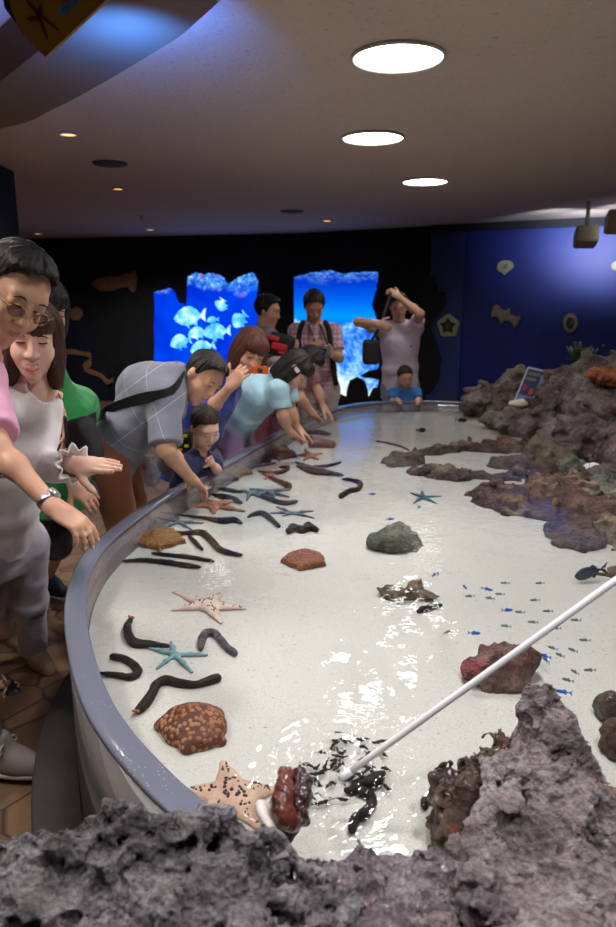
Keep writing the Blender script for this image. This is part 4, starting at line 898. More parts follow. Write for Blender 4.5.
# the creature lifted on the pole --------------------------------------------------------------
def lifted():
    t = empty('sea_hare', flat(286, 815, WATER_Z - .02), 'glossy red brown sea slug folded at the water surface, with a white underside', 'sea slug')
    M1 = skin_mat('wet red brown skin', srgb(58, 20, 14), srgb(112, 50, 34), srgb(140, 70, 50), 40, .18, .005, coat=.8); M2 = skin_mat('wet maroon skin', srgb(34, 12, 14), srgb(62, 24, 24), None, 40, .15, .006, coat=.9)
    M3 = simple('pale foot skin', srgb(222, 216, 212), .35, srgb(186, 176, 172), 12, bump=.003, bscale=60)
    A = [flat(x, y, z) for x, y, z in ((283, 771, .615), (287, 777, .625), (284, 790, .63), (281, 804, .625), (285, 817, .61), (296, 826, .59))]
    fm = Form(); fm.pad = .006; fm.chain(spline(A, 4), np.interp(np.linspace(0, 1, 21), [0, .15, .5, .8, 1], [.009, .011, .015, .016, .010]), .01); fm.post = lambda p, d: d + .003*fbm(p*70, 3, 3); form('body', fm, .0028, M1, t)
    B_ = [flat(x, y, z) for x, y, z in ((296, 772, .615), (301, 781, .62), (302, 795, .615), (298, 809, .605), (303, 821, .59))]
    fm = Form(); fm.pad = .008; fm.chain(spline(B_, 4), np.interp(np.linspace(0, 1, 17), [0, .3, .7, 1], [.010, .016, .015, .009]), .01); fm.post = lambda p, d: d + .006*fbm(p*60, 3, 5); form('mantle_flap', fm, .0028, M2, t)
    fm = Form(); c = flat(268, 817, .595); a = nrm(V(.55, .2, .5)); s_ = nrm(np.cross(a, V(0, 1, 0))); fm.ell(c, (.046, .030, .013), np.stack([nrm(np.cross(s_, a)), s_, a])); fm.pad = .004; fm.post = lambda p, d: d + .002*fbm(p*50, 2, 8); form('pale_foot', fm, .0028, M3, t)
    D_ = [flat(x, y, .55) for x, y in ((294, 828), (285, 836), (275, 843))]
    fm = Form(); fm.chain(D_, [.012, .014, .006]); form('tail', fm, .003, C_BLK, t)
lifted()
# added black strands imitate the dark ripple reflections of the splash
def ripple_strands():
    rnd = random.Random(12)
    for k in range(48):
        x = rnd.uniform(305, 388); y = rnd.uniform(740, 800) - (x-345)*.25 ; 
        a = rnd.uniform(-.5, .9); L = rnd.uniform(7, 18); pts = [(x + L*s*math.cos(a) , y - L*s*math.sin(a) + 2*math.sin(4*s + k)) for s in (-.5, -.2, .1, .5)]
        W = [on_sand(px, py, .012) for px, py in pts]; bm = bmesh.new(); P = spline(W, 4); add_tube(bm, P, [(.0024 + .0026*abs(math.sin(i*.9 + k)))*math.sin(PI*(i+.6)/(len(P)+.2)) for i in range(len(P))], 7)
        tag(bm_obj('dark_ripple_strand', bm, C_BLK, smooth=True, loc=W[1]), 'black strand imitating a dark reflection in the splash ripples at the pole tip', 'dark_ripple', 'black strands imitating dark ripple reflections in the splash')
ripple_strands()
# the white pole -------------------------------------------------------------------------------
def pole():
    a = flat(344, 776, WATER_Z + .004); b = deep(640, 563, 1.22)
    t = empty('pole', a, 'long white pole dipping into the water from the right', 'pole'); Mw = simple('white plastic pole', srgb(232, 232, 236), .35)
    bm = bmesh.new(); d = nrm(b-a); add_tube(bm, [a + (b-a)*s for s in np.linspace(0, 1.12, 12)], .0068, 16); bm_obj('rod', bm, Mw, t, True)
    bm = bmesh.new(); add_tube(bm, [a - d*.012, a - d*.004, a + d*.02], [.005, .0082, .0082], 16); bm_obj('end_cap', bm, Mw, t, True)
pole()
# small fish -----------------------------------------------------------------------------------
def fish_mesh(L, tall=.26, thick=.13, n=10):
    bm = bmesh.new(); rings = []
    for i in range(n + 1):
        s = i/n; r = math.sin(PI*min(1, s*1.02)**.75)**.8*.5 if s < .98 else .04; r = max(r, .06 if s > .5 else .03)
        rings.append([bm.verts.new(Vector((L*(.5 - s*.8), thick*L*r*math.cos(2*PI*k/8), tall*L*r*math.sin(2*PI*k/8)))) for k in range(8)])
    for A, B_ in zip(rings, rings[1:]):
        for k in range(8): bm.faces.new((A[k], A[(k+1) % 8], B_[(k+1) % 8], B_[k]))
    bm.faces.new(rings[0][::-1]); bm.faces.new(rings[-1])
    for sgn in (-1, 1):                                                     # forked tail
        p = [(-.27, 0, .012), (-.27, 0, -.012), (-.5, 0, sgn*.16), (-.44, 0, sgn*.02)]
        a = [bm.verts.new(Vector((x*L, .006*L, z*L))) for x, y, z in p]; b = [bm.verts.new(Vector((x*L, -.006*L, z*L))) for x, y, z in p]
        bm.faces.new(a); bm.faces.new(b[::-1])
        for k in range(4): bm.faces.new((a[k], b[k], b[(k+1) % 4], a[(k+1) % 4]))
    for zz, xs in ((1, (.12, -.2)), (-1, (.0, -.2))):                      # back and belly fins
        p = [(xs[0], 0, zz*.10), ((xs[0]+xs[1])/2, 0, zz*.19), (xs[1], 0, zz*.08)]
        a = [bm.verts.new(Vector((x*L, .005*L, z*L))) for x, y, z in p]; b = [bm.verts.new(Vector((x*L, -.005*L, z*L))) for x, y, z in p]
        bm.faces.new(a); bm.faces.new(b[::-1])
        for k in range(3): bm.faces.new((a[k], b[k], b[(k+1) % 3], a[(k+1) % 3]))
    bmesh.ops.recalc_face_normals(bm, faces=bm.faces[:]); me = bpy.data.meshes.new('small_fish'); bm.to_mesh(me); bm.free()
    return me
FB = fish_mesh(.042); FB.materials.append(simple('electric blue fish skin', srgb(20, 96, 200), .35)); FB.polygons.foreach_set('use_smooth', [True]*len(FB.polygons))
FG = fish_mesh(.034); FG.materials.append(simple('silver green fish skin', srgb(104, 122, 118), .35)); FG.polygons.foreach_set('use_smooth', [True]*len(FG.polygons))
FBIG = fish_mesh(.15, .34); FBIG.materials.append(simple('slate blue fish skin', srgb(42, 58, 76), .4)); FBIG.polygons.foreach_set('use_smooth', [True]*len(FBIG.polygons))
FDK = fish_mesh(.11, .34); FDK.materials.append(simple('black fish skin', srgb(24, 24, 28), .4)); FDK.polygons.foreach_set('use_smooth', [True]*len(FDK.polygons))
def fish(me, px, py, ang, label, group=None, z=None):
    q = on_sand(px, py, .035); o = bpy.data.objects.new('fish', me); COL.objects.link(o); o.location = q; o.rotation_euler = (0, .1, math.radians(ang)); return tag(o, label, 'fish', group)
for px, py, a in ((419, 507, 60), (438, 574, 80), (465, 587, 100), (487, 589, -20), (372, 494, 20), (474, 633, 5), (545, 656, 130), (546, 660, 100), (564, 692, 150), (434, 575, 60), (390, 519, 20), (507, 610, 10)):
    fish(FB, px, py, a, 'tiny electric blue fish darting over the white sand', 'tiny electric blue fish')
for px, py, a in ((490, 598, 150), (500, 594, 160), (520, 612, 160), (535, 600, 170), (548, 611, 165), (506, 626, 150), (533, 622, 160), (553, 648, 130), (560, 655, 120), (573, 650, 125), (575, 672, 110), (568, 680, 140), (590, 670, 170), (585, 640, 160), (576, 620, 165), (470, 596, 170), (505, 583, 160), (540, 583, 170), (556, 628, 160), (447, 632, 40)):
    fish(FG, px, py, a, 'tiny grey green fish in the shoal beyond the white pole', 'tiny grey green fish')
fish(FBIG, 591, 572, 200, 'slate blue fish under the boulders at the right edge')
fish(FDK, 421, 430, 40, 'small black fish at the far end of the pool')
fish(FDK, 461, 420, 10, 'second black fish, by the far boulders')
# ------------------------------------------------------------------ people
def skin(name, a, b):
    n = NT(name); c = n.mix(n.ramp(n.noise(14, 3), [(.38, (0, 0, 0)), (.62, (1, 1, 1))]), a, b)
    return n.done(n.bsdf(c, .5, n.bump(n.noise(220, 2), .25, .001), sss=.08))
SK1 = skin('warm skin', srgb(198, 148, 122), srgb(208, 160, 134)); SK2 = skin('fair skin', srgb(222, 178, 156), srgb(230, 190, 170)); SK3 = skin('tan skin', srgb(176, 128, 100), srgb(188, 140, 112))
def hair_mat(name, a, b):
    n = NT(name); s = n.noise(1, 3, .6, co=n.map((170, 170, 22)))
    return n.done(n.bsdf(n.mix(s, a, b), .55, n.bump(s, .8, .004), spec=.3))
H_BLK = hair_mat('black hair', srgb(16, 14, 14), srgb(38, 32, 30)); H_BRN = hair_mat('dark brown hair', srgb(40, 24, 20), srgb(86, 56, 44)); H_RED = hair_mat('chestnut hair', srgb(52, 26, 20), srgb(104, 58, 42)); H_KID = hair_mat('soft child hair', srgb(34, 24, 20), srgb(62, 46, 38))
M_LIP = simple('lips', srgb(184, 118, 104), .4); M_LIPP = simple('pink lips', srgb(206, 112, 112), .35); M_LASH = simple('dark lashes', srgb(26, 18, 16), .6); M_TEETH = simple('teeth', srgb(236, 230, 222), .3); M_EYEW = simple('eye white', srgb(228, 222, 216), .25); M_NAIL = simple('fingernails', srgb(232, 190, 174), .3)
def cloth(name, a, b=None, folds=.006, rough=.85, sheen=.2):
    n = NT(name); c = n.mix(n.noise(3, 3), a, b or a)
    h = n.math('ADD', n.noise(7, 2, .45, dist=.9), n.math('MULTIPLY', n.noise(420, 1), .03)); return n.done(n.bsdf(c, rough, n.bump(h, .7, folds*3), sheen=sheen))
def lines_cloth(name, base, line, rot, sc, w=.06, cross=True, second=None):
    n = NT(name); co = n.map((sc, sc, sc), rot); sp = n.n('ShaderNodeSeparateXYZ', {'Vector': co})
    def ln(s, w): return n.math('LESS_THAN', n.math('ABSOLUTE', n.math('SUBTRACT', n.math('FRACT', s), .5)), w)
    m = ln(sp.outputs[0], w)
    if cross: m = n.math('MAXIMUM', m, ln(n.math('MULTIPLY', sp.outputs[2], .7), w))
    c = n.mix(m, base, line)
    if second: c = n.mix(n.math('MULTIPLY', ln(sp.outputs[2], .25), .45), c, second)
    return n.done(n.bsdf(c, .85, n.bump(n.noise(7, 2, .45, dist=.9), .7, .018), sheen=.2))

class Person:
    def __init__(self, label, J, s=1.0, hs=1.0, skinm=SK1, h=.008, group=None, base_z=0.0, arm=1.0):
        self.J = {k: deep(*v) if v is not None else None for k, v in J.items()}; J = self.J; self.s = s; self.hs = hs; self.sk = skinm; self.h = h
        p = J['pelvis']; self.root = empty('person', (p[0], p[1], base_z), label, 'person', group)
        self.side = nrm(J['shR'] - J['shL']); self.chest = J.get('chest', (J['shR'] + J['shL'])/2*.7 + p*.3); self.neck = J['neck']
        self.up1 = nrm(self.chest - p); self.up2 = nrm((J['shR'] + J['shL'])/2 - self.chest)
        self.fwd = nrm(np.cross(self.up1, self.side)); self.hs_side = nrm(self.side - self.up1*(self.side @ self.up1)*.5)
        if 'hipR' not in J: J['hipR'] = p + nrm(V(self.side[0], self.side[1], 0))*.09*s; J['hipL'] = p - nrm(V(self.side[0], self.side[1], 0))*.09*s
        for S in 'RL':
            if 'kn'+S not in J: J['kn'+S] = V(J['hip'+S][0], J['hip'+S][1], 0)*1.0 + V(0, 0, .46*s) + self._flat(self.fwd)*.06
            if 'an'+S not in J: J['an'+S] = V(J['hip'+S][0], J['hip'+S][1], .08*s)
            if 'toe'+S not in J: J['toe'+S] = J['an'+S] + self._flat(self.fwd)*.15*s - V(0, 0, .045*s)
        for S in 'RL': J['toe'+S] = V(J['toe'+S][0], J['toe'+S][1], J['an'+S][2] - .05*s)
        self.f = Form()
        b = self.f; waist = p*.5 + self.chest*.5; sd = self.hs_side
        b.tube(p - self.up1*.10*s, waist, sd, .15*s, .10*s, .125*s, .09*s, .04, .03*s); b.tube(waist - self.up1*.03, self.chest + self.up2*.08*s, self.side, .125*s, .09*s, .145*s, .10*s, .05, .03*s)
        b.cone(J['shR'] - self.side*.01, J['shL'] + self.side*.01, .055*s, None, .05); b.cone(self.chest + self.up2*.06*s, self.neck, .075*s, .06*s, .04)
        for S in 'RL':
            b.chain([J['sh'+S], J['el'+S]], [.047*s*arm, .040*s*arm], .02)
            m = J['el'+S]*.68 + J['wr'+S]*.32; b.chain([J['el'+S], m, J['wr'+S]], [.038*s*arm, .0385*s*arm, .0255*s*arm], .02)
            b.chain([J['hip'+S], J['kn'+S], J['an'+S]], [.078*s, .052*s, .035*s], .03); m = J['kn'+S]*.7 + J['an'+S]*.3; b.cone(m - self._flat(self.fwd)*.012*s, J['an'+S], .05*s, .034*s, .02)
            b.chain([J['an'+S] - V(0, 0, .03*s), J['toe'+S]], [.030*s, .020*s], .015)
    def _flat(self, v): return nrm(V(v[0], v[1], 0))
    def head(self, c, f, u, detail=1, smile=0, chub=0, mouth_open=0, lipr=.8):
        c = deep(*c); f = nrm(f); u = np.asarray(u, float); u = nrm(u - f*(u @ f)); r = np.cross(f, u); self.hc, self.hM = c, np.stack([r, f, u]); hs = self.hs; M = self.hM
        P = self.hp; b = self.f
        b.ell(P(0, -.012, .032), V(.0745, .094, .088)*hs, M, .02); b.ell(P(0, .024, -.042), V(.060 + .008*chub, .064, .076)*hs, M, .035)
        b.cone(P(0, .066, -.104), P(0, .06, -.10), .020*hs, None, .03)
        for sx in (-1, 1):
            b.ell(P(sx*(.035 + .004*chub), .058, -.030), V(.022 + .006*chub, .022, .022 + .006*chub)*hs, M, .03)                  # cheek
            b.ell(P(sx*.0765, -.008, -.006), V(.010, .020, .031)*hs, M, .006)                        # ear
            if detail: b.ell(P(sx*.031, .0765, .011), V(.017, .012, .0105)*hs, M, .008)              # eyelid
        b.ell(P(0, .072, .034), V(.046, .014, .012)*hs, M, .025)
        b.cone(P(0, .086, .014), P(0, .102, -.026), .0075*hs, .0115*hs, .012); 
        for sx in (-1, 1): b.ell(P(sx*.0125, .092, -.029), V(.009, .010, .008)*hs, M, .006)
        b.ell(P(0, .082, -.064), V(.026, .012, .016)*hs, M, .014)
        b.cone(self.neck - self.up2*.02, P(0, -.022, -.075), .052*self.s, .048*hs, .03)
        # features
        for sx in (-1, 1):
            bm = bmesh.new(); e = [P(sx*x, .0885 - .35*(x-.031)**2*12, .0105 - 6*(x-.031)**2*(1 if not smile else -2.2) ) for x in (.017, .022, .031, .040, .0455)]
            add_tube(bm, [q for q in spline(e, 3)], [.0012*hs + .0016*hs*math.sin(PI*i/12) for i in range(13)], 6); bm_obj('eye', bm, M_LASH, self.root, True)
            bm = bmesh.new(); e = [P(sx*x, .089 - 12*(x-.03)**2*.5, z) for x, z in ((.014, .029), (.024, .034), (.036, .034), (.049, .027))]
            add_tube(bm, spline(e, 3), [.0012*hs, .002*hs, .0024*hs, .0024*hs, .0024*hs, .0022*hs, .002*hs, .0018*hs, .0014*hs, .001*hs], 6); bm_obj('eyebrow', bm, self.browm, self.root, True)
        fm = Form(); w = .023 + .005*smile
        up_ = [P(x, .0925 - 14*x*x, -.0585 + smile*10*x*x - .0*x) for x in (-w, -w*.5, 0, w*.5, w)]; lo = [P(x, .0925 - 14*x*x, -.0655 - mouth_open*.010*(1-(x/w)**2) + smile*10*x*x) for x in (-w*.9, -w*.5, 0, w*.5, w*.9)]
        fm.chain(up_, [.0022*hs*lipr, .0042*hs*lipr, .004*hs*lipr, .0042*hs*lipr, .0022*hs*lipr], .003); fm.chain(lo, [.002*hs*lipr, .0045*hs*lipr, .0052*hs*lipr, .0045*hs*lipr, .002*hs*lipr], .003); form('lips', fm, .0022 if detail else .004, M_LIPP if smile else M_LIP, self.root)
        if mouth_open:
            bm = bmesh.new(); add_lathe(bm, [(.0005, .003), (w*.5*hs, .0022), (w*.68*hs, -.001), (w*.5*hs, -.003)], P(0, .0915, -.0642), 20, np.stack([M[0], M[2]*.28, M[1]])); bm_obj('teeth', bm, M_TEETH, self.root)
    browm = M_LASH
    def hp(self, x, y, z): return self.hc + self.hs*(V(x, y, z) @ self.hM)
    def hair(self, style, mat, h=None, vol=1.0):
        c, M, hs = self.hc, self.hM, self.hs; fm = Form(); P = self.hp; L = lambda p: ((p - c) @ M.T)/hs; fm.pad = .012
        fm.ell(P(0, -.016, .036), V(.083, .102, .094)*hs*vol, M)
        if style == 'short':
            fm.ell(P(.012, .035, .092), V(.062, .052, .030)*hs, M, .03)
            def cut(p):
                q = L(p); zl = np.interp(q[:, 1], [-.12, -.07, -.03, -.012, .012, .03, .055, .085, .12], [-.09, -.075, -.045, -.012, -.024, .050, .092, .106, .112]) + .014*vnoise(np.stack([q[:, 0]*38, q[:, 1]*12, 0*q[:, 0]], 1), 6) + .02*np.clip(np.abs(q[:, 0]-.02)/.06 - .5, 0, 1)*-1*(q[:, 1] > .03); return (q[:, 2] - zl + .004*vnoise(q*90, 3))*hs*.7
            fm.cut(cut)
        elif style == 'kid':
            def cut(p):
                q = L(p); zl = np.interp(q[:, 1], [-.12, -.05, -.02, .01, .04, .08, .12], [-.06, -.045, -.01, .0, .062, .086, .09]); return (q[:, 2] - zl + .004*vnoise(q*60, 3))*hs*.7
            fm.cut(cut)
        elif style in ('bob', 'long'):
            low = -.115 if style == 'bob' else -.155
            for sx in (-1, 1):
                fm.ell(P(sx*.062, -.012, -.035), V(.031, .066, .10)*hs, M, .03); fm.cone(P(sx*.074, .012, .0), P(sx*.070, .028, low), .020*hs, .017*hs, .02)
            fm.ell(P(0, -.06, -.05), V(.072, .052, .11)*hs, M, .03)
            if style == 'long':
                for sx in (-1, 1): fm.cone(P(sx*.06, -.03, -.06), P(sx*.066, -.01, low - .02), .034*hs, .022*hs, .03)
            fm.ell(P(0, .058, .066), V(.066, .040, .045)*hs, M, .02)
            def cut(p):
                q = L(p); x = np.abs(q[:, 0]); bang = .034 + .012*np.clip((x-.02)/.04, 0, 1)*0 + .007*vnoise(np.stack([q[:, 0]*90, 0*x, 0*x], 1), 5)
                wid = np.interp(q[:, 2], [-.14, -.09, -.03, .03], [.050, .050, .058, .062]); 
                d1 = np.maximum(np.maximum(x - wid, .03 - q[:, 1]), q[:, 2] - bang); d2 = (q[:, 2] - low + .014*vnoise(q*45, 8) + .4*0)
                return np.minimum(d1, d2)*hs*.8
            fm.cut(cut)
        def post(p, d):
            q = L(p); a = np.arctan2(q[:, 0], q[:, 1]); return d + hs*(.0045*vnoise(np.stack([a*9, q[:, 2]*14, q[:, 1]*14], 1), 2) + .003*vnoise(np.stack([a*26, q[:, 2]*12, 0*a], 1), 4))
        fm.post = post
        form('hair', fm, h or max(.0042*hs, self.h*.6), mat, self.root)
    def hand(self, S, tip, n, curl=(.25, .25, .25, .3), seg=(1, 1, .7), thumb=(.9, .3, .35), spread=.10, s=None, nails=False, mirror=1):
        w = self.J['wr'+S]; d = nrm(deep(*tip) - w); n = np.asarray(n, float); n = nrm(n - d*(n @ d)); t = np.cross(d, n)*(1 if S == 'R' else -1); s = s or self.s; b = self.f
        M = np.stack([t, d, n])
        b.ell(w + d*.052*s, V(.040, .056, .0155)*s, M, .018); b.cone(w, w + d*.03*s, .024*s, .024*s, .02); b.ell(w + d*.045*s + t*.024*s + n*.008*s, V(.017, .034, .014)*s, M, .014)
        nail_bm = bmesh.new() if nails else None
        for i, (off, L, r) in enumerate(((.0295, .070, .0088), (.0100, .079, .0090), (-.0095, .073, .0086), (-.0285, .057, .0078))):
            p = w + d*(.090 - .004*abs(i-1.2))*s + t*off*s; dd = nrm(d + t*spread*(1.4-i)*.9); a = 0; q = p - dd*.02*s; pts = [q, p]
            for k, fr in enumerate((.44, .30, .26)):
                a += curl[i]*seg[k]; p = p + (dd*math.cos(a) + n*math.sin(a))*L*fr*s; pts.append(p)
            b.chain(pts, [r*1.05*s, r*1.06*s, r*s, r*.93*s, r*.80*s], .004)
            if nails:
                e = nrm(pts[-1] - pts[-2]); up_ = nrm(np.cross(e, t)); up_ = up_ if up_ @ n < 0 else -up_; add_lathe(nail_bm, [(.0045*s, -.001*s), (.0044*s, .0006*s), (.001*s, .0012*s)], pts[-1] + up_*r*.74*s - e*.001*s, 10, np.stack([t, e*1.4, up_]))
        tb = w + d*.022*s + t*.028*s + n*.006*s; a, c1, c2 = thumb
        td = nrm(d*math.cos(a) + t*math.sin(a) + n*c1); p1 = tb + td*.042*s; td2 = nrm(td + d*c2*.8 - t*c2*.3 + n*c2*.3); p2 = p1 + td2*.034*s; p3 = p2 + nrm(td2 + d*c2*.5)*.020*s
        b.chain([tb, p1, p2, p3], [.0145*s, .0120*s, .0108*s, .0085*s], .008)
        if nails: bm_obj('fingernails', nail_bm, M_NAIL, self.root, True)
        return d, n, t
    def body(self): return form('body', self.f, self.h, self.sk, self.root, 1)
    def shirt(self, mat, sleeve=.75, hemz=None, hem=.12, ease=1.0, name='shirt', h=None, neck_r=.062, top=-.015, flare=1.0, collar=None, fold=.004, sl_r=None, sl_end=None, vneck=0):
        J, s = self.J, self.s*ease; fm = Form(); p = J['pelvis']; waist = p*.5 + self.chest*.5; fm.pad = .01; S0 = self.s
        fm.tube(p - self.up1*hem*S0, waist, self.hs_side, .172*s*flare, .128*s*flare, .150*s, .118*s, .03, .012); fm.tube(waist - self.up1*.05, self.chest + self.up2*.10*S0, self.side, .150*s, .118*s, .168*s, .118*s, .05, .03)
        fm.ell(self.chest + self.up2*.02, V(.16, .122, .15)*s, np.stack([self.side, np.cross(self.up2, self.side), self.up2]), .05)
        fm.cone(J['shR'] + self.side*.008, J['shL'] - self.side*.008, .066*s, None, .05); fm.cone(self.chest + self.up2*.05*S0, self.neck + self.up2*top*S0, .10*s, .068*s, .05)
        for S in 'RL':
            a, e, w_ = J['sh'+S], J['el'+S], J['wr'+S]; r1 = (sl_r or .062)*s
            if sleeve <= 1: E = a + (e - a)*sleeve; fm.tube(a - (e-a)*.05, E, np.cross(nrm(e-a), V(.3, .5, .8)), .064*s, .064*s, r1, r1, .035, .006)
            else:
                E = e + (w_ - e)*(sleeve - 1); fm.cone(a, e, (sl_r or .064)*s, (sl_r or .064)*.88*s, .03); fm.tube(e - (w_-e)*.05, E, np.cross(nrm(w_-e), V(.3, .5, .8)), (sl_r or .064)*.88*s, (sl_r or .064)*.88*s, (sl_end or .045)*s, (sl_end or .045)*s, .03, .006); fm.ell(e, V(1, 1, 1)*(sl_r or .064)*.9*s, None, .02)
        if hemz: fm.cut_plane((0, 0, hemz), (0, 0, -1))
        nb = self.neck + self.up2*.035*S0; fm.carve(nb + self.fwd*.015, V(1, 1, 1)*neck_r*S0)
        if vneck: fm.carve(self.neck + self.fwd*.07*S0 - self.up2*.02, V(.04, .05, .07)*S0*vneck, np.stack([self.side, np.cross(self.up2, self.side), self.up2]))
        self.sf = fm; fm.post = lambda q, d: d + fold*fbm(q*8/self.s, 3, 7) + fold*.5*vnoise(q*np.array([22, 22, 9])/self.s, 9)
        o = form(name, fm, h or self.h, mat, self.root, 1)
        if collar:
            bm = bmesh.new(); up = nrm(self.up2*.8 + nrm(self.hc - self.neck)*.4); sx = nrm(self.side - up*(self.side @ up)); fy = np.cross(up, sx)
            add_lathe(bm, [(.062*S0, -.03*S0), (.058*S0, .028*S0), (.064*S0, .034*S0), (.082*S0, -.012*S0), (.076*S0, -.018*S0)], self.neck - self.up2*.005*S0, 28, np.stack([sx, fy, up])); bm_obj('collar', bm, collar, self.root, True)
        return o
    def trousers(self, mat, length=1.9, name='trousers', h=None, ease=1.0, top=.05, leg=.06, fold=.004):
        J, s = self.J, self.s*ease; fm = Form(); p = J['pelvis']; fm.pad = .01
        fm.tube(p - self.up1*.09*s, p + self.up1*top*self.s, self.hs_side, .168*s, .122*s, .152*s, .112*s, .05, .02); fm.ell(p - self.up1*.04*s - self.fwd*.03*s, V(.165, .12, .12)*s, np.stack([self.hs_side, np.cross(self.up1, self.hs_side), self.up1]), .05)
        for S in 'RL':
            a, k_, e = J['hip'+S], J['kn'+S], J['an'+S]; fm.cone(a, k_ if length >= 1 else a + (k_-a)*length, .092*s, .068*s, .04)
            if length > 1: E = k_ + (e-k_)*(length-1); fm.ell(k_, V(1, 1, 1)*.070*s, None, .02); fm.tube(k_ - (e-k_)*.04, E, np.cross(nrm(e-k_), V(.1, 1, .1)), .068*s, .066*s, leg*s, leg*s, .03, .006)
        fm.post = lambda q, d: d + fold*fbm(q*10/self.s, 3, 17)
        return form(name, fm, h or self.h, mat, self.root, 1)
    def shoes(self, mat, sole=None, h=None, lace=None, boot=0):
        for S in 'RL':
            a, t = self.J['an'+S], self.J['toe'+S]; s = self.s; d = self._flat(t - a); z0 = min(a[2] - .075*s, t[2] - .03*s); heel = V(a[0], a[1], z0) - d*.045*s; sd = np.cross(d, V(0, 0, 1))
            fm = Form(); fm.cone(heel + V(0, 0, .035*s), heel + d*.11*s + V(0, 0, .037*s), .038*s, .040*s, .02); fm.cone(heel + d*.11*s + V(0, 0, .034*s), heel + d*.205*s + V(0, 0, .026*s), .043*s, .033*s, .03); fm.cone(a + V(0, 0, (.02 + boot)*s), heel + d*.07*s + V(0, 0, .05*s), .042*s, .040*s, .03)
            fm.cut_plane(heel + V(0, 0, .014*s), V(0, 0, -1)); o = form('shoe', fm, h or self.h*.8, mat, self.root, 1)
            if sole: fm = Form(); M = np.stack([sd, d, V(0, 0, 1)]); fm.ell(heel + d*.08*s + V(0, 0, .010*s), V(.046, .14, .05)*s, M); fm.cut_plane(heel + V(0, 0, .016*s), V(0, 0, 1)); fm.cut_plane(heel, V(0, 0, -1)); raw('sole', *fm.mesh(h or self.h*.8, 1), sole, o)
            if lace:
                bm = bmesh.new()
                for k in range(4): q = heel + d*(.085 + .022*k)*s + V(0, 0, (.083 - .006*k)*s); add_tube(bm, [q - sd*.022*s - V(0, 0, .012*s), q, q + sd*.022*s - V(0, 0, .012*s)], .0028*s, 6)
                for sg in (-1, 1):
                    q = heel + d*.075*s + V(0, 0, .09*s); add_tube(bm, spline([q, q + sd*sg*.03*s + V(0, 0, .022*s), q + sd*sg*.05*s - V(0, 0, .004*s), q + sd*sg*.02*s + V(0, 0, .004*s)], 4), .0025*s, 6)
                bm_obj('laces', bm, lace, o, True)
    def hug(self, px, py, off=.006):
        d = nrm(_ray(px, py)); o = V(0, 0, CAMZ); t = np.linalg.norm(self.chest - o) - .6
        for _ in range(200):
            e = float(self.sf.ev((o + d*t)[None], 9.0)[0])
            if e < off: break
            t += max((e - off)*.6, .0015)
        return o + d*t
    def report(self, nm):
        J = self.J; L = lambda a, b: round(float(np.linalg.norm(J[a]-J[b])), 2)
        print('BONES', nm, 'torso', round(float(np.linalg.norm(self.neck - J['pelvis'])), 2), 'neck-head', round(float(np.linalg.norm(self.neck - self.hc)), 2), 'sh', L('shR', 'shL'), 'R', L('shR', 'elR'), L('elR', 'wrR'), 'L', L('shL', 'elL'), L('elL', 'wrL'), 'pz', J['pelvis'].round(2), 'head', self.hc.round(2), 'legs', L('hipR', 'knR'), L('knR', 'anR'), L('hipL', 'knL'), L('knL', 'anL'), 'wr', J['wrR'].round(2), J['wrL'].round(2))
SH_WHITE = simple('white sole rubber', srgb(190, 186, 178), .6); SH_GREY = simple('grey sneaker', srgb(132, 122, 118), .7, bump=.003); SH_BLK = simple('black shoe leather', srgb(20, 20, 24), .4); SH_NAVY = simple('navy shoe canvas', srgb(28, 32, 52), .7); SH_TAN = simple('tan shoe suede', srgb(142, 118, 96), .8); LACE_W = simple('white laces', srgb(220, 216, 210), .7)
M_STEEL = simple('brushed steel', srgb(180, 180, 184), .28, metal=1.0, bump=.002, bscale=200); M_GOLD = simple('gold wire', srgb(196, 160, 92), .25, metal=1.0)
M_CAMB = simple('black camera body', srgb(22, 22, 24), .4); M_CAMS = simple('silver camera body', srgb(188, 188, 192), .3, metal=.6); M_GLASS = simple('lens glass', srgb(14, 16, 30), .05, coat=1.0)
JEAN = cloth('blue jeans', srgb(104, 122, 150), srgb(130, 146, 170)); M_STRAP = simple('black webbing', srgb(16, 16, 18), .7, bump=.002, bscale=300)

# --- man in pink, front left
p = Person('man in a pink polo and gold glasses leaning over the rim at the left edge', dict(pelvis=(-95, 560, 2.25), chest=(-62, 412, 2.05), neck=(-24, 354, 1.95), shR=(-22, 380, 1.88), shL=(-22, 368, 2.20), elR=(-3, 447, 1.70), wrR=(53, 507, 1.62), elL=(10, 430, 2.52), wrL=(44, 398, 2.38), hipR=(-100, 566, 2.2), hipL=(-90, 560, 2.35), knR=(-50, 650, 2.42), knL=(-70, 650, 2.5), anR=(5, 692, 2.56), anL=(-60, 690, 2.6), toeR=(40, 706, 2.52), toeL=(-25, 706, 2.55)), 1.0, 1.04, SK1, .0042, arm=.78)
p.head((13, 293, 1.88), (.56, -.63, -.53), (.62, -.1, .8), 1); p.hair('short', H_BLK)
p.hand('R', (86, 529, 1.60), (.15, .1, -1), curl=(.34, .44, .5, .56), seg=(1, 1, .8), thumb=(.45, .75, .5), spread=.03, s=.86, nails=True); p.hand('L', (60, 380, 2.27), (.2, -.8, -.3), curl=(.4, .4, .4, .4), s=.9)
p.report('P1'); p.body(); PINK = cloth('pink polo cotton', srgb(232, 164, 198), srgb(240, 178, 208)); p.shirt(PINK, .86, ease=1.0, h=.006, collar=PINK, sl_r=.064); p.trousers(cloth('black trousers', srgb(20, 21, 28)), h=.008, leg=.048, ease=.86); p.shoes(SH_BLK, None, .005, LACE_W)
P1 = p
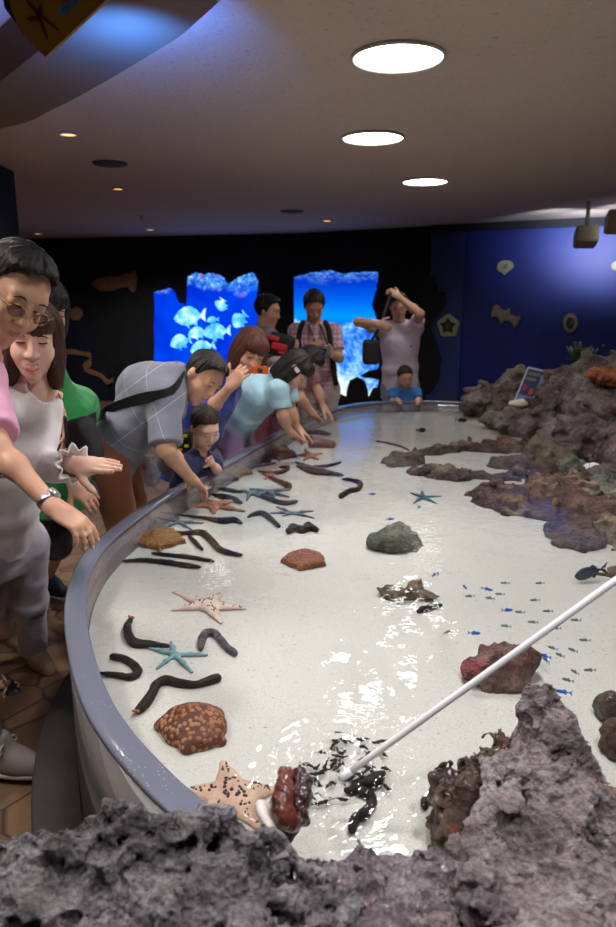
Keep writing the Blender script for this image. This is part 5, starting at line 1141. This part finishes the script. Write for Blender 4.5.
def glasses(p):
    t = p.root; bm = bmesh.new(); P = p.hp
    for sx in (-1, 1):
        ring = [P(sx*(.033 + .0235*math.cos(a)), .1015 - .004*math.cos(a)*1.0, .002 + .0165*math.sin(a)) for a in np.linspace(0, 2*PI, 25)]; add_tube(bm, ring, .0013, 6)
        add_tube(bm, [P(sx*.056, .098, .006), P(sx*.072, .085, .010), P(sx*.078, .02, .012), P(sx*.080, -.008, .014)], .0013, 6)
    add_tube(bm, [P(-.010, .104, .006), P(0, .107, .010), P(.010, .104, .006)], .0013, 6); o = bm_obj('eyeglasses', bm, M_GOLD, t, True)
    n = NT('tinted spectacle lens'); M_L = n.done(n.n('ShaderNodeMixShader', {0: .05, 1: n.n('ShaderNodeBsdfTransparent', {'Color': (.78, .72, .8, 1)}).outputs[0], 2: n.n('ShaderNodeBsdfGlossy', {'Roughness': .05}).outputs[0]}).outputs[0])
    for sx in (-1, 1):
        bm = bmesh.new(); add_lathe(bm, [(.0001, .001), (.0228, .0), (.0228, -.001), (.0001, .0)], P(sx*.033, .1012, .002), 24, np.stack([p.hM[0], p.hM[2]*.71, p.hM[1]])); bm_obj('spectacle_lens', bm, M_L, o, True)
glasses(p)
def watch(p, S='R'):
    w = p.J['wr'+S]; e = p.J['el'+S]; d = nrm(w - e); c = w - d*.022; a = nrm(np.cross(d, V(0, 0, 1))); u = np.cross(a, d); bm = bmesh.new()
    add_lathe(bm, [(.0225, -.007), (.0255, -.007), (.0255, .007), (.0225, .007)], c, 30, np.stack([a, u, d])); o = bm_obj('wristwatch', bm, M_STEEL, p.root, True)
    up = nrm(u*1 + a*(-.6)); up = up if up[2] > 0 else -up; bm = bmesh.new(); s_ = np.cross(d, up); add_lathe(bm, [(.0155, -.004), (.0165, 0), (.015, .005), (.0001, .005)], c + up*.0255, 24, np.stack([s_, d, up])); bm_obj('watch_face', bm, M_CAMS, o, True)
watch(p)
def small_camera(name, c, ex, ez, sz_, body, label, lens_dir=-1, col2=M_CAMS):
    ex = nrm(ex); ez = nrm(ez - ex*(np.asarray(ez) @ ex)); ey = np.cross(ez, ex); M = np.stack([ex, ey, ez]); w, d, h_ = sz_; t = empty(name, c, label, 'camera')
    bm = bmesh.new(); add_box(bm, c, (w, d, h_), M, min(d, h_)*.3); bm_obj('camera_body', bm, body, t)
    bm = bmesh.new(); add_lathe(bm, [(h_*.7, 0), (h_*.72, d*.6), (h_*.6, d*.9), (h_*.55, d*.7), (.0005, d*.7)], c + ey*lens_dir*d*.9, 24, np.stack([ex, ez, ey*lens_dir])); bm_obj('lens', bm, M_GLASS, t, True)
    bm = bmesh.new(); add_box(bm, c + ez*h_*1.05 + ex*w*.55, (w*.16, d*.4, h_*.12), M, .001); bm_obj('shutter_button', bm, col2, t)
small_camera('compact_camera', deep(-4, 468, 1.86), V(1, .3, 0), V(0, 0, 1), (.028, .012, .028), M_CAMS, 'silver compact camera at the left picture edge by the pink sleeve')

# --- someone nearer at the left, only a sneaker in view
p = Person('person nearest the left edge, only a grey sneaker with white laces in view', dict(pelvis=(-270, 520, 1.85), chest=(-265, 400, 1.82), neck=(-260, 310, 1.8), shR=(-330, 330, 1.8), shL=(-200, 330, 1.85), elR=(-340, 420, 1.8), wrR=(-330, 480, 1.75), elL=(-195, 420, 1.88), wrL=(-200, 490, 1.8), hipR=(-290, 525, 1.85), hipL=(-230, 525, 1.88), knR=(-270, 680, 1.8), knL=(-120, 655, 1.96), anR=(-240, 790, 1.75), anL=(0, 748, 2.04), toeR=(-200, 820, 1.73), toeL=(34, 766, 2.02)), 1.0, 1.0, SK1, .009)
p.head((-258, 270, 1.78), (.8, -.4, -.3), (0, 0, 1), 0); p.hair('short', H_BLK); p.hand('R', (-320, 520, 1.75), (1, 0, 0)); p.hand('L', (-195, 530, 1.78), (1, 0, 0)); p.body(); p.shirt(cloth('dark tee', srgb(50, 54, 66))); p.trousers(cloth('charcoal trousers', srgb(44, 44, 50))); p.shoes(SH_GREY, SH_WHITE, .004, LACE_W)
# --- woman in white blouse
p = Person('smiling woman with a brown bob in a sheer white blouse reaching her hand out', dict(pelvis=(2, 540, 2.50), chest=(12, 446, 2.30), neck=(36, 389, 2.18), shL=(41, 402, 2.33), shR=(2, 408, 2.06), elL=(35, 470, 2.36), wrL=(76, 465, 2.09), elR=(-40, 480, 2.1), wrR=(-60, 520, 2.0), hipL=(26, 545, 2.55), hipR=(-14, 545, 2.42), knL=(30, 600, 2.66), knR=(2, 600, 2.72), anL=(33, 648, 2.80), anR=(6, 630, 3.02), toeL=(47, 655, 2.70), toeR=(20, 640, 2.92)), .94, .93, SK2, .0042)
p.browm = H_BRN; p.head((33, 338, 2.12), (.28, -.9, -.24), (.13, -.2, .95), 1, smile=1, mouth_open=1); p.hair('long', H_BRN)
p.hand('L', (138, 466, 2.03), (.0, .45, -.9), curl=(-.02, .05, .10, .16), thumb=(.75, .5, .3), spread=.05, s=.92, nails=True); p.hand('R', (-55, 550, 2.0), (.2, .2, -1))
p.report('P2'); p.body(); BL = cloth('sheer white blouse', srgb(226, 218, 220), srgb(238, 232, 232), .003); p.shirt(BL, 1.80, hemz=.60, hem=.36, ease=.93, h=.006, flare=1.16, fold=.006, sl_end=.060, neck_r=.060, sl_r=.050, top=.012); p.trousers(cloth('pale grey trousers', srgb(158, 152, 166), srgb(178, 172, 184)), h=.006, leg=.064, length=2.0); p.shoes(SH_TAN, SH_TAN, .005)
def cuff(p):
    w, e = p.J['wrL'], p.J['elL']; d = nrm(w - e); a = nrm(np.cross(d, V(0, 0, 1))); u = np.cross(a, d); bm = bmesh.new(); rows = []
    for j, (t_, r, rip) in enumerate(((-.075, .045, 0), (-.055, .036, .002), (-.04, .040, .006), (-.015, .052, .010), (.0, .058, .012), (-.004, .050, .010), (-.03, .035, .003))):
        rows.append([bm.verts.new(Vector(w + d*(t_ + .004*math.sin(5*q*2*PI/48*1.5)) + (a*math.cos(q*2*PI/48) + u*math.sin(q*2*PI/48))*(r + rip*math.sin(9*q*2*PI/48)))) for q in range(48)])
    for A, B_ in zip(rows, rows[1:]):
        for q in range(48): bm.faces.new((A[q], A[(q+1) % 48], B_[(q+1) % 48], B_[q]))
    bm_obj('ruffled_cuff', bm, BL, p.root, True)
cuff(p); P2 = p

# --- dark haired person in green behind
p = Person('person with dark bobbed hair in a green top standing behind the white blouse', dict(pelvis=(58, 480, 2.98), chest=(58, 428, 2.9), neck=(48, 367, 2.82), shL=(76, 404, 3.0), shR=(32, 390, 2.8), elL=(74, 462, 3.02), wrL=(73, 482, 2.72), elR=(34, 432, 2.82), wrR=(58, 412, 2.68), hipL=(66, 485, 3.05), hipR=(42, 485, 2.95), knL=(56, 545, 3.12), anL=(46, 576, 3.45), toeL=(60, 590, 3.38), knR=(30, 548, 3.05), anR=(24, 585, 3.35), toeR=(36, 598, 3.28)), .95, .95, SK1, .006)
p.head((45, 309, 2.75), (.55, -.7, -.4), (.2, -.15, .95), 1); p.hair('bob', H_BLK)
p.hand('R', (69, 446, 2.66), (-.3, -.2, -.3), curl=(.15, .2, .3, .4)); p.hand('L', (98, 505, 2.70), (.0, .5, -.6), curl=(.35, .4, .45, .5))
p.report('P3'); p.body(); p.shirt(cloth('green cotton', srgb(20, 120, 58), srgb(26, 140, 66)), .5, ease=1.06); p.trousers(cloth('dark shorts', srgb(26, 26, 36)), 1.02); p.shoes(SH_NAVY, SH_BLK, .006)
# slim dark phone held in that hand
bm = bmesh.new(); c = deep(66, 432, 2.64); add_box(bm, c, (.006, .03, .06), np.stack([nrm(V(1, .4, 0)), nrm(V(-.4, 1, 0)), V(0, 0, 1)]), .004); tag(bm_obj('phone', bm, M_CAMB, loc=c), 'slim dark phone held upright in the hand in front of the green top', 'phone')

# --- man in grey polo
p = Person('man in a grey lined polo shirt and brown trousers reaching into the water', dict(pelvis=(112, 452, 3.18), chest=(148, 391, 3.2), neck=(180, 379, 3.2), shR=(164, 398, 3.08), shL=(178, 388, 3.38), elR=(166, 449, 2.97), wrR=(190, 478, 3.24), elL=(150, 430, 3.52), wrL=(138, 447, 3.42)), 1.0, .95, SK1, .006)
p.head((203, 377, 3.18), (.55, -.58, -.62), (.68, -.1, .6), 1); p.hair('short', H_BLK)
p.hand('R', (208, 492, 3.32), (.1, .2, -.9), curl=(.25, .3, .35, .4), thumb=(.6, .4, .3)); p.hand('L', (142, 466, 3.38), (-.4, .3, 0), curl=(.7, .7, .7, .7))
p.report('P4'); p.body(); GP = lines_cloth('grey lined polo', srgb(112, 114, 128), srgb(176, 178, 190), (0, math.radians(35), math.radians(20)), 9, .007); p.shirt(GP, .92, hem=.16, ease=1.06, collar=simple('grey collar', srgb(92, 94, 110), .8), sl_r=.07); p.trousers(cloth('brown trousers', srgb(124, 74, 42), srgb(140, 86, 50)), ease=1.06); p.shoes(SH_BLK, None)
P4 = p
def sling_bag():
    c = deep(80, 442, 2.78); t = empty('shoulder_bag', c, 'black shoulder bag slung behind the grey polo shirt by a wide strap', 'bag'); fm = Form(); fm.box(c, (.085, .05, .095), np.stack([nrm(V(1, -.3, .3)), nrm(V(.3, 1, 0)), nrm(V(-.3, 0, 1))]), .045); form('bag_body', fm, .006, M_STRAP, t)
    pts = spline([deep(84, 424, 2.78), deep(92, 419, 2.86)] + [P4.hug(x, y, .010) for x, y in ((102, 414), (112, 409), (124, 404), (136, 400), (148, 397), (160, 395), (170, 392), (176, 387))] + [deep(184, 376, 3.14)], 4); up = V(.1, -.35, 1); bm = bmesh.new(); rows = []
    for i, q in enumerate(pts):
        d = nrm(pts[min(i+1, len(pts)-1)] - pts[max(i-1, 0)]); v = nrm(up - d*(up @ d)); nn_ = np.cross(d, v); w_ = .024; rows.append([bm.verts.new(Vector(q + v*a + nn_*b)) for a, b in ((-w_, -.003), (w_, -.003), (w_, .003), (-w_, .003))])
    for A, B_ in zip(rows, rows[1:]):
        for k in range(4): bm.faces.new((A[k], A[(k+1) % 4], B_[(k+1) % 4], B_[k]))
    bm_obj('strap', bm, M_STRAP, t)
sling_bag()
def plastic_bag():
    c = deep(148, 471, 3.36); t = empty('plastic_bag', c, 'clear plastic bag hanging from a hand beside the brown trousers', 'bag'); n = NT('clear plastic film')
    mt = n.done(n.n('ShaderNodeMixShader', {0: .45, 1: n.n('ShaderNodeBsdfTransparent', {'Color': (.86, .88, .95, 1)}).outputs[0], 2: n.bsdf(n.ramp(n.noise(20, 3), [(.4, srgb(170, 176, 196)), (.6, srgb(206, 206, 222))]), .15, n.bump(n.noise(30, 3, dist=2), 1, .02))}).outputs[0])
    fm = Form(); fm.ell(c + V(0, 0, -.02), (.055, .04, .06)); fm.cone(c + V(0, 0, .03), deep(141, 456, 3.38), .035, .012, .03); fm.pad = .012; fm.post = lambda q, d: d + .008*fbm(q*24, 3, 6); form('bag_film', fm, .005, mt, t)
plastic_bag()

# --- toddler in navy tee
p = Person('toddler in a navy tee leaning on the rim beside the grey polo man', dict(pelvis=(186, 492, 3.66), chest=(194, 470, 3.62), neck=(200, 454, 3.58), shR=(187, 462, 3.52), shL=(213, 462, 3.66), elR=(189, 480, 3.5), wrR=(198, 488, 3.56), elL=(217, 470, 3.6), wrL=(211, 463, 3.52)), .56, .86, SK2, .0055)
p.browm = H_KID; p.head((205, 427, 3.55), (.42, -.66, -.5), (.15, -.3, .9), 1, chub=1); p.hair('kid', H_KID)
p.hand('R', (204, 486, 3.5), (0, .2, -1), curl=(.4,)*4); p.hand('L', (207, 456, 3.46), (.2, .4, -.5), curl=(.4,)*4); p.report('P5')
p.body(); p.shirt(cloth('navy tee', srgb(30, 34, 74), srgb(38, 42, 86)), .7, ease=1.15, neck_r=.05); p.trousers(cloth('dark kid shorts', srgb(40, 42, 56)), 1.0); p.shoes(SH_NAVY, None)
def kid_pack():
    c = deep(178, 448, 3.72); t = empty('child_backpack', c, 'small black backpack with yellow marks behind the navy toddler', 'backpack'); fm = Form(); fm.box(c, (.08, .05, .11), None, .04); form('pack_body', fm, .006, M_STRAP, t); bm = bmesh.new()
    for dx, dz in ((.03, .06), (.055, .02), (.02, .0), (.05, .075), (.065, -.02)): add_box(bm, c + V(dx, -.048, dz), (.012, .006, .008), None, .003)
    bm_obj('yellow_marks', bm, simple('yellow print', srgb(214, 204, 60), .6), t)
kid_pack()

# --- woman in blue with chestnut hair and orange camera
p = Person('woman with chestnut bobbed hair in a royal blue top raising an orange camera', dict(pelvis=(186, 458, 4.12), chest=(207, 406, 4.05), neck=(232, 378, 3.98), shR=(204, 384, 3.90), shL=(230, 391, 4.16), elR=(208, 412, 3.78), wrR=(230, 387, 3.70), elL=(212, 432, 4.1), wrL=(196, 452, 4.0)), .95, 1.0, SK1, .0065)
p.browm = H_RED; p.head((250, 351, 3.9), (.36, -.78, -.5), (.38, -.2, .9), 1, smile=1); p.hair('bob', H_RED, vol=1.03)
p.hand('R', (245, 368, 3.68), (.3, .6, .2), curl=(.55,)*4); p.hand('L', (190, 465, 3.95), (0, 0, -1)); p.report('P6'); p.body(); p.shirt(cloth('royal blue top', srgb(22, 46, 140), srgb(28, 56, 158)), 1.25, ease=1.05); p.trousers(cloth('dark trousers', srgb(30, 30, 40))); p.shoes(SH_BLK, None)
small_camera('compact_camera', deep(260, 370, 3.66), V(1, .1, -.06), V(0, -.1, 1), (.044, .011, .019), simple('orange camera shell', srgb(206, 84, 26), .35), 'bright orange compact camera held up by the woman in blue')

# --- girl in pale blue tee
p = Person('girl in a pale blue tee and lilac trousers bent over, both hands in the water', dict(pelvis=(232, 428, 4.5), chest=(258, 390, 4.42), neck=(281, 376, 4.36), shR=(278, 389, 4.24), shL=(286, 380, 4.50), elR=(283, 416, 4.22), wrR=(289, 431, 4.30), elL=(291, 412, 4.46), wrL=(297, 428, 4.50)), .90, .97, SK1, .0065)
p.head((294, 370, 4.30), (.62, -.25, -.75), (.72, -.1, .55), 1); p.hair('bob', H_BLK)
p.hand('R', (301, 439, 4.36), (.1, .1, -1), curl=(.2,)*4); p.hand('L', (308, 436, 4.52), (.1, .1, -1), curl=(.2,)*4); p.report('P7'); p.body(); p.shirt(cloth('pale blue tee', srgb(164, 206, 222), srgb(178, 216, 230)), .72, ease=1.1, hem=.08); p.trousers(cloth('lilac trousers', srgb(164, 128, 178), srgb(176, 142, 190)), ease=1.06); p.shoes(SH_TAN, None)
bm = bmesh.new(); add_box(bm, p.hp(.088, .02, .03), (.004, .022, .008), p.hM, .003); bm_obj('hair_clip', bm, simple('white hair clip', srgb(230, 224, 226), .4), p.root)

# --- person behind her, also reaching
p = Person('black haired person in a dusky pink top bent over behind the girl in pale blue', dict(pelvis=(262, 402, 5.2), chest=(284, 376, 5.1), neck=(298, 366, 5.02), shR=(296, 378, 4.9), shL=(308, 372, 5.2), elR=(300, 398, 4.88), wrR=(311, 412, 4.98), elL=(318, 392, 5.2), wrL=(322, 406, 5.2)), .92, .86, SK1, .008)
p.head((309, 361, 4.95), (.6, -.3, -.72), (.7, -.1, .6), 0); p.hair('bob', H_BLK)
p.hand('R', (321, 421, 5.05), (.1, .1, -1), curl=(.2,)*4); p.hand('L', (332, 416, 5.2), (.1, .1, -1)); p.report('P8'); p.body(); p.shirt(cloth('dusky pink top', srgb(150, 96, 110), srgb(166, 110, 124)), .6, ease=1.05); p.trousers(cloth('dusky rose trousers', srgb(128, 66, 82))); p.shoes(SH_BLK, None)

# --- man in plaid with camera
p = Person('standing man in a pink plaid shirt and khakis looking down at his camera', dict(pelvis=(318, 388, 6.02), chest=(315, 348, 5.98), neck=(314, 323, 5.95), shR=(297, 331, 5.95), shL=(332, 331, 5.95), elR=(292, 357, 5.85), wrR=(307, 350, 5.68), elL=(339, 358, 5.85), wrL=(333, 354, 5.68)), .98, 1.0, SK1, .008)
p.head((314, 306, 5.88), (.12, -.78, -.6), (.05, -.4, .9), 0); p.hair('short', H_BLK, vol=1.06)
p.hand('R', (315, 347, 5.62), (.8, .3, .2), curl=(.4,)*4); p.hand('L', (325, 355, 5.62), (-.5, .3, .6), curl=(.4,)*4); p.report('P9'); p.body()
p.shirt(lines_cloth('pink plaid cotton', srgb(196, 150, 168), srgb(222, 190, 200), (0, 0, 0), 26, .16, True, srgb(150, 96, 124)), .72, ease=1.06, hem=.1, collar=simple('pink plaid collar', srgb(190, 146, 166), .8)); p.trousers(cloth('khaki trousers', srgb(160, 148, 138), srgb(176, 164, 152)), ease=1.05); p.shoes(SH_BLK, None)
c = deep(323, 352, 5.60); small_camera('dslr_camera', c, V(1, 0, 0), V(0, .3, 1), (.062, .03, .042), M_CAMB, 'black camera held at the chest of the man in plaid')
bm = bmesh.new()
for a, b in (((317, 348, 5.60), (309, 325, 5.86)), ((329, 347, 5.60), (320, 325, 5.86))): add_tube(bm, spline([deep(*a), (deep(*a)+deep(*b))/2 - V(0, .03, 0), deep(*b)], 5), .010, 6)
tag(bm_obj('camera_strap', bm, simple('olive camera strap', srgb(60, 52, 44), .7), smooth=True, loc=c), 'dark camera strap around the neck of the man in plaid', 'strap')
def backpack(label, c, straps, size, mat, extra=None):
    t = empty('backpack', c, label, 'backpack'); fm = Form(); fm.box(c, size, None, .05); form('pack_body', fm, .01, mat, t)
    for st in straps:
        P = spline([deep(*q) for q in st], 5); bm = bmesh.new(); add_tube(bm, P, .022, 8); bm_obj('shoulder_strap', bm, M_STRAP, t, True)
    if extra: extra(t)
backpack('black backpack worn by the man in the pink plaid shirt', deep(315, 352, 6.18), (((303, 322, 5.93), (300, 330, 5.85), (299, 345, 5.83), (302, 362, 5.87)), ((325, 322, 5.93), (329, 330, 5.85), (331, 348, 5.83), (336, 385, 5.9))), (.13, .07, .2), M_STRAP)

# --- man in white tee with arms raised
p = Person('man in a white tee and jeans, one arm raised over his head', dict(pelvis=(400, 386, 6.68), chest=(400, 346, 6.64), neck=(399, 324, 6.62), shR=(385, 329, 6.6), shL=(415, 328, 6.6), elR=(358, 322, 6.42), wrR=(377, 325, 6.3), elL=(420, 314, 6.36), wrL=(399, 297, 6.40)), .98, .98, SK1, .008)
p.head((399, 307, 6.58), (-.15, -.9, -.35), (0, -.2, .95), 0); p.hair('short', H_BLK)
p.hand('R', (386, 327, 6.26), (.2, .8, 0), curl=(.6,)*4); p.hand('L', (389, 290, 6.42), (.2, .5, -.6), curl=(.6,)*4); p.report('P10'); p.body(); TEE = cloth('white tee', srgb(206, 192, 210), srgb(218, 204, 220)); p.shirt(TEE, .62, ease=1.08, hem=.12); p.trousers(JEAN); p.shoes(SH_WHITE, None)
bm = bmesh.new(); cc = p.chest + p.fwd*.13 - p.side*.07 + V(0, 0, .03); add_box(bm, cc, (.02, .006, .025), None, .004); bm_obj('chest_logo', bm, simple('navy chest print', srgb(50, 54, 100), .7), p.root)
def held_bag():
    c = deep(371, 352, 6.34); t = empty('camera_bag', c, 'dark shoulder bag hanging by a strap from the raised hand of the man in white', 'bag'); fm = Form(); fm.box(c, (.075, .06, .11), None, .035); form('bag_body', fm, .008, simple('dark brown bag', srgb(40, 32, 36), .7), t)
    bm = bmesh.new(); add_tube(bm, spline([deep(371, 342, 6.32), deep(380, 326, 6.30), deep(386, 308, 6.36), deep(391, 292, 6.40)], 6), .013, 8); bm_obj('strap', bm, simple('dark bag strap', srgb(50, 38, 40), .7), t, True)
held_bag()
# --- far toddler
p = Person('toddler in a bright blue tee peering over the far rim', dict(pelvis=(404, 415, 6.56), chest=(404, 402, 6.53), neck=(404, 389, 6.50), shR=(393, 392, 6.5), shL=(416, 392, 6.5), elR=(392, 402, 6.42), wrR=(397, 399.5, 6.34), elL=(420, 401, 6.42), wrL=(418, 399, 6.34)), .55, .82, SK1, .007)
p.browm = H_KID; p.head((405, 377, 6.46), (.2, -.85, -.35), (0, -.2, .95), 0, chub=1); p.hair('kid', H_KID); p.hand('R', (400, 402, 6.29), (0, .2, -1), curl=(.5,)*4); p.hand('L', (418, 402, 6.29), (0, .2, -1), curl=(.5,)*4); p.report('P11'); p.body(); p.shirt(cloth('bright blue tee', srgb(40, 112, 178), srgb(48, 126, 190)), .7, ease=1.12, neck_r=.05); p.trousers(JEAN); p.shoes(SH_NAVY, None)
# --- person in grey turned right
p = Person('dark haired person in a grey shirt in profile, holding a red and black pack', dict(pelvis=(264, 398, 5.78), chest=(266, 355, 5.74), neck=(266, 327, 5.7), shR=(272, 338, 5.55), shL=(262, 334, 5.86), elR=(272, 362, 5.55), wrR=(284, 352, 5.5), elL=(264, 362, 5.9), wrL=(280, 352, 5.85)), .95, .97, SK1, .008)
p.head((268, 311, 5.68), (.88, -.25, -.25), (.15, 0, .95), 0); p.hair('short', H_BLK, vol=1.08); p.hand('R', (291, 349, 5.48), (0, .5, .5), curl=(.5,)*4); p.hand('L', (288, 349, 5.82), (0, -.5, .5), curl=(.5,)*4); p.report('P12'); p.body(); p.shirt(cloth('grey shirt', srgb(108, 110, 130)), .8, ease=1.05); p.trousers(cloth('dark grey trousers', srgb(36, 36, 44))); p.shoes(SH_BLK, None)
def red_pack():
    c = deep(281, 345, 5.42); t = empty('red_backpack', c, 'red and black pack held in front of the person in the grey shirt', 'backpack'); M = np.stack([nrm(V(1, 0, -.25)), V(0, 1, 0), nrm(V(.25, 0, 1))])
    fm = Form(); fm.box(c, (.10, .07, .085), M, .04); form('pack_body', fm, .007, M_STRAP, t); RD = simple('red pack fabric', srgb(190, 32, 40), .6)
    for dx, dz, w_, h_ in ((-.055, .055, .045, .02), (-.01, -.01, .06, .028), (.03, -.06, .05, .012)): fm = Form(); fm.box(c + V(dx, -.06, dz) , (w_, .022, h_), M, .012); form('red_panel', fm, .005, RD, t)
    fm = Form(); fm.ell(c + V(-.01, -.03, -.115), (.085, .07, .04)); form('pale_pocket', fm, .006, simple('pale pack fabric', srgb(170, 158, 152), .7), t)
red_pack()
# ------------------------------------------------------------------ camera and world
cam = bpy.data.cameras.new('camera'); cam.sensor_fit = 'VERTICAL'; cam.sensor_height = 24; cam.lens = 24 * F / 927; cam.clip_start = .05; cam.clip_end = 60
co_ = bpy.data.objects.new('camera', cam); COL.objects.link(co_); co_.location = (0, 0, CAMZ); co_.rotation_euler = (PI/2 - TILT, 0, 0); scene.camera = co_
cam.dof.use_dof = True; cam.dof.focus_distance = 2.0; cam.dof.aperture_fstop = 2.8
w = bpy.data.worlds.new('world'); scene.world = w; w.use_nodes = True
w.node_tree.nodes['Background'].inputs[0].default_value = (1, .96, .92, 1); w.node_tree.nodes['Background'].inputs[1].default_value = .045
vs = scene.view_settings; vs.view_transform = 'Standard'; vs.look = 'None'; vs.gamma = 1; vs.exposure = .15; vs.use_curve_mapping = False
scene.cycles.max_bounces = 10; scene.cycles.transparent_max_bounces = 24; scene.cycles.use_denoising = True
scene.cycles.caustics_reflective = False; scene.cycles.caustics_refractive = False
scene.cycles.sample_clamp_indirect = 4
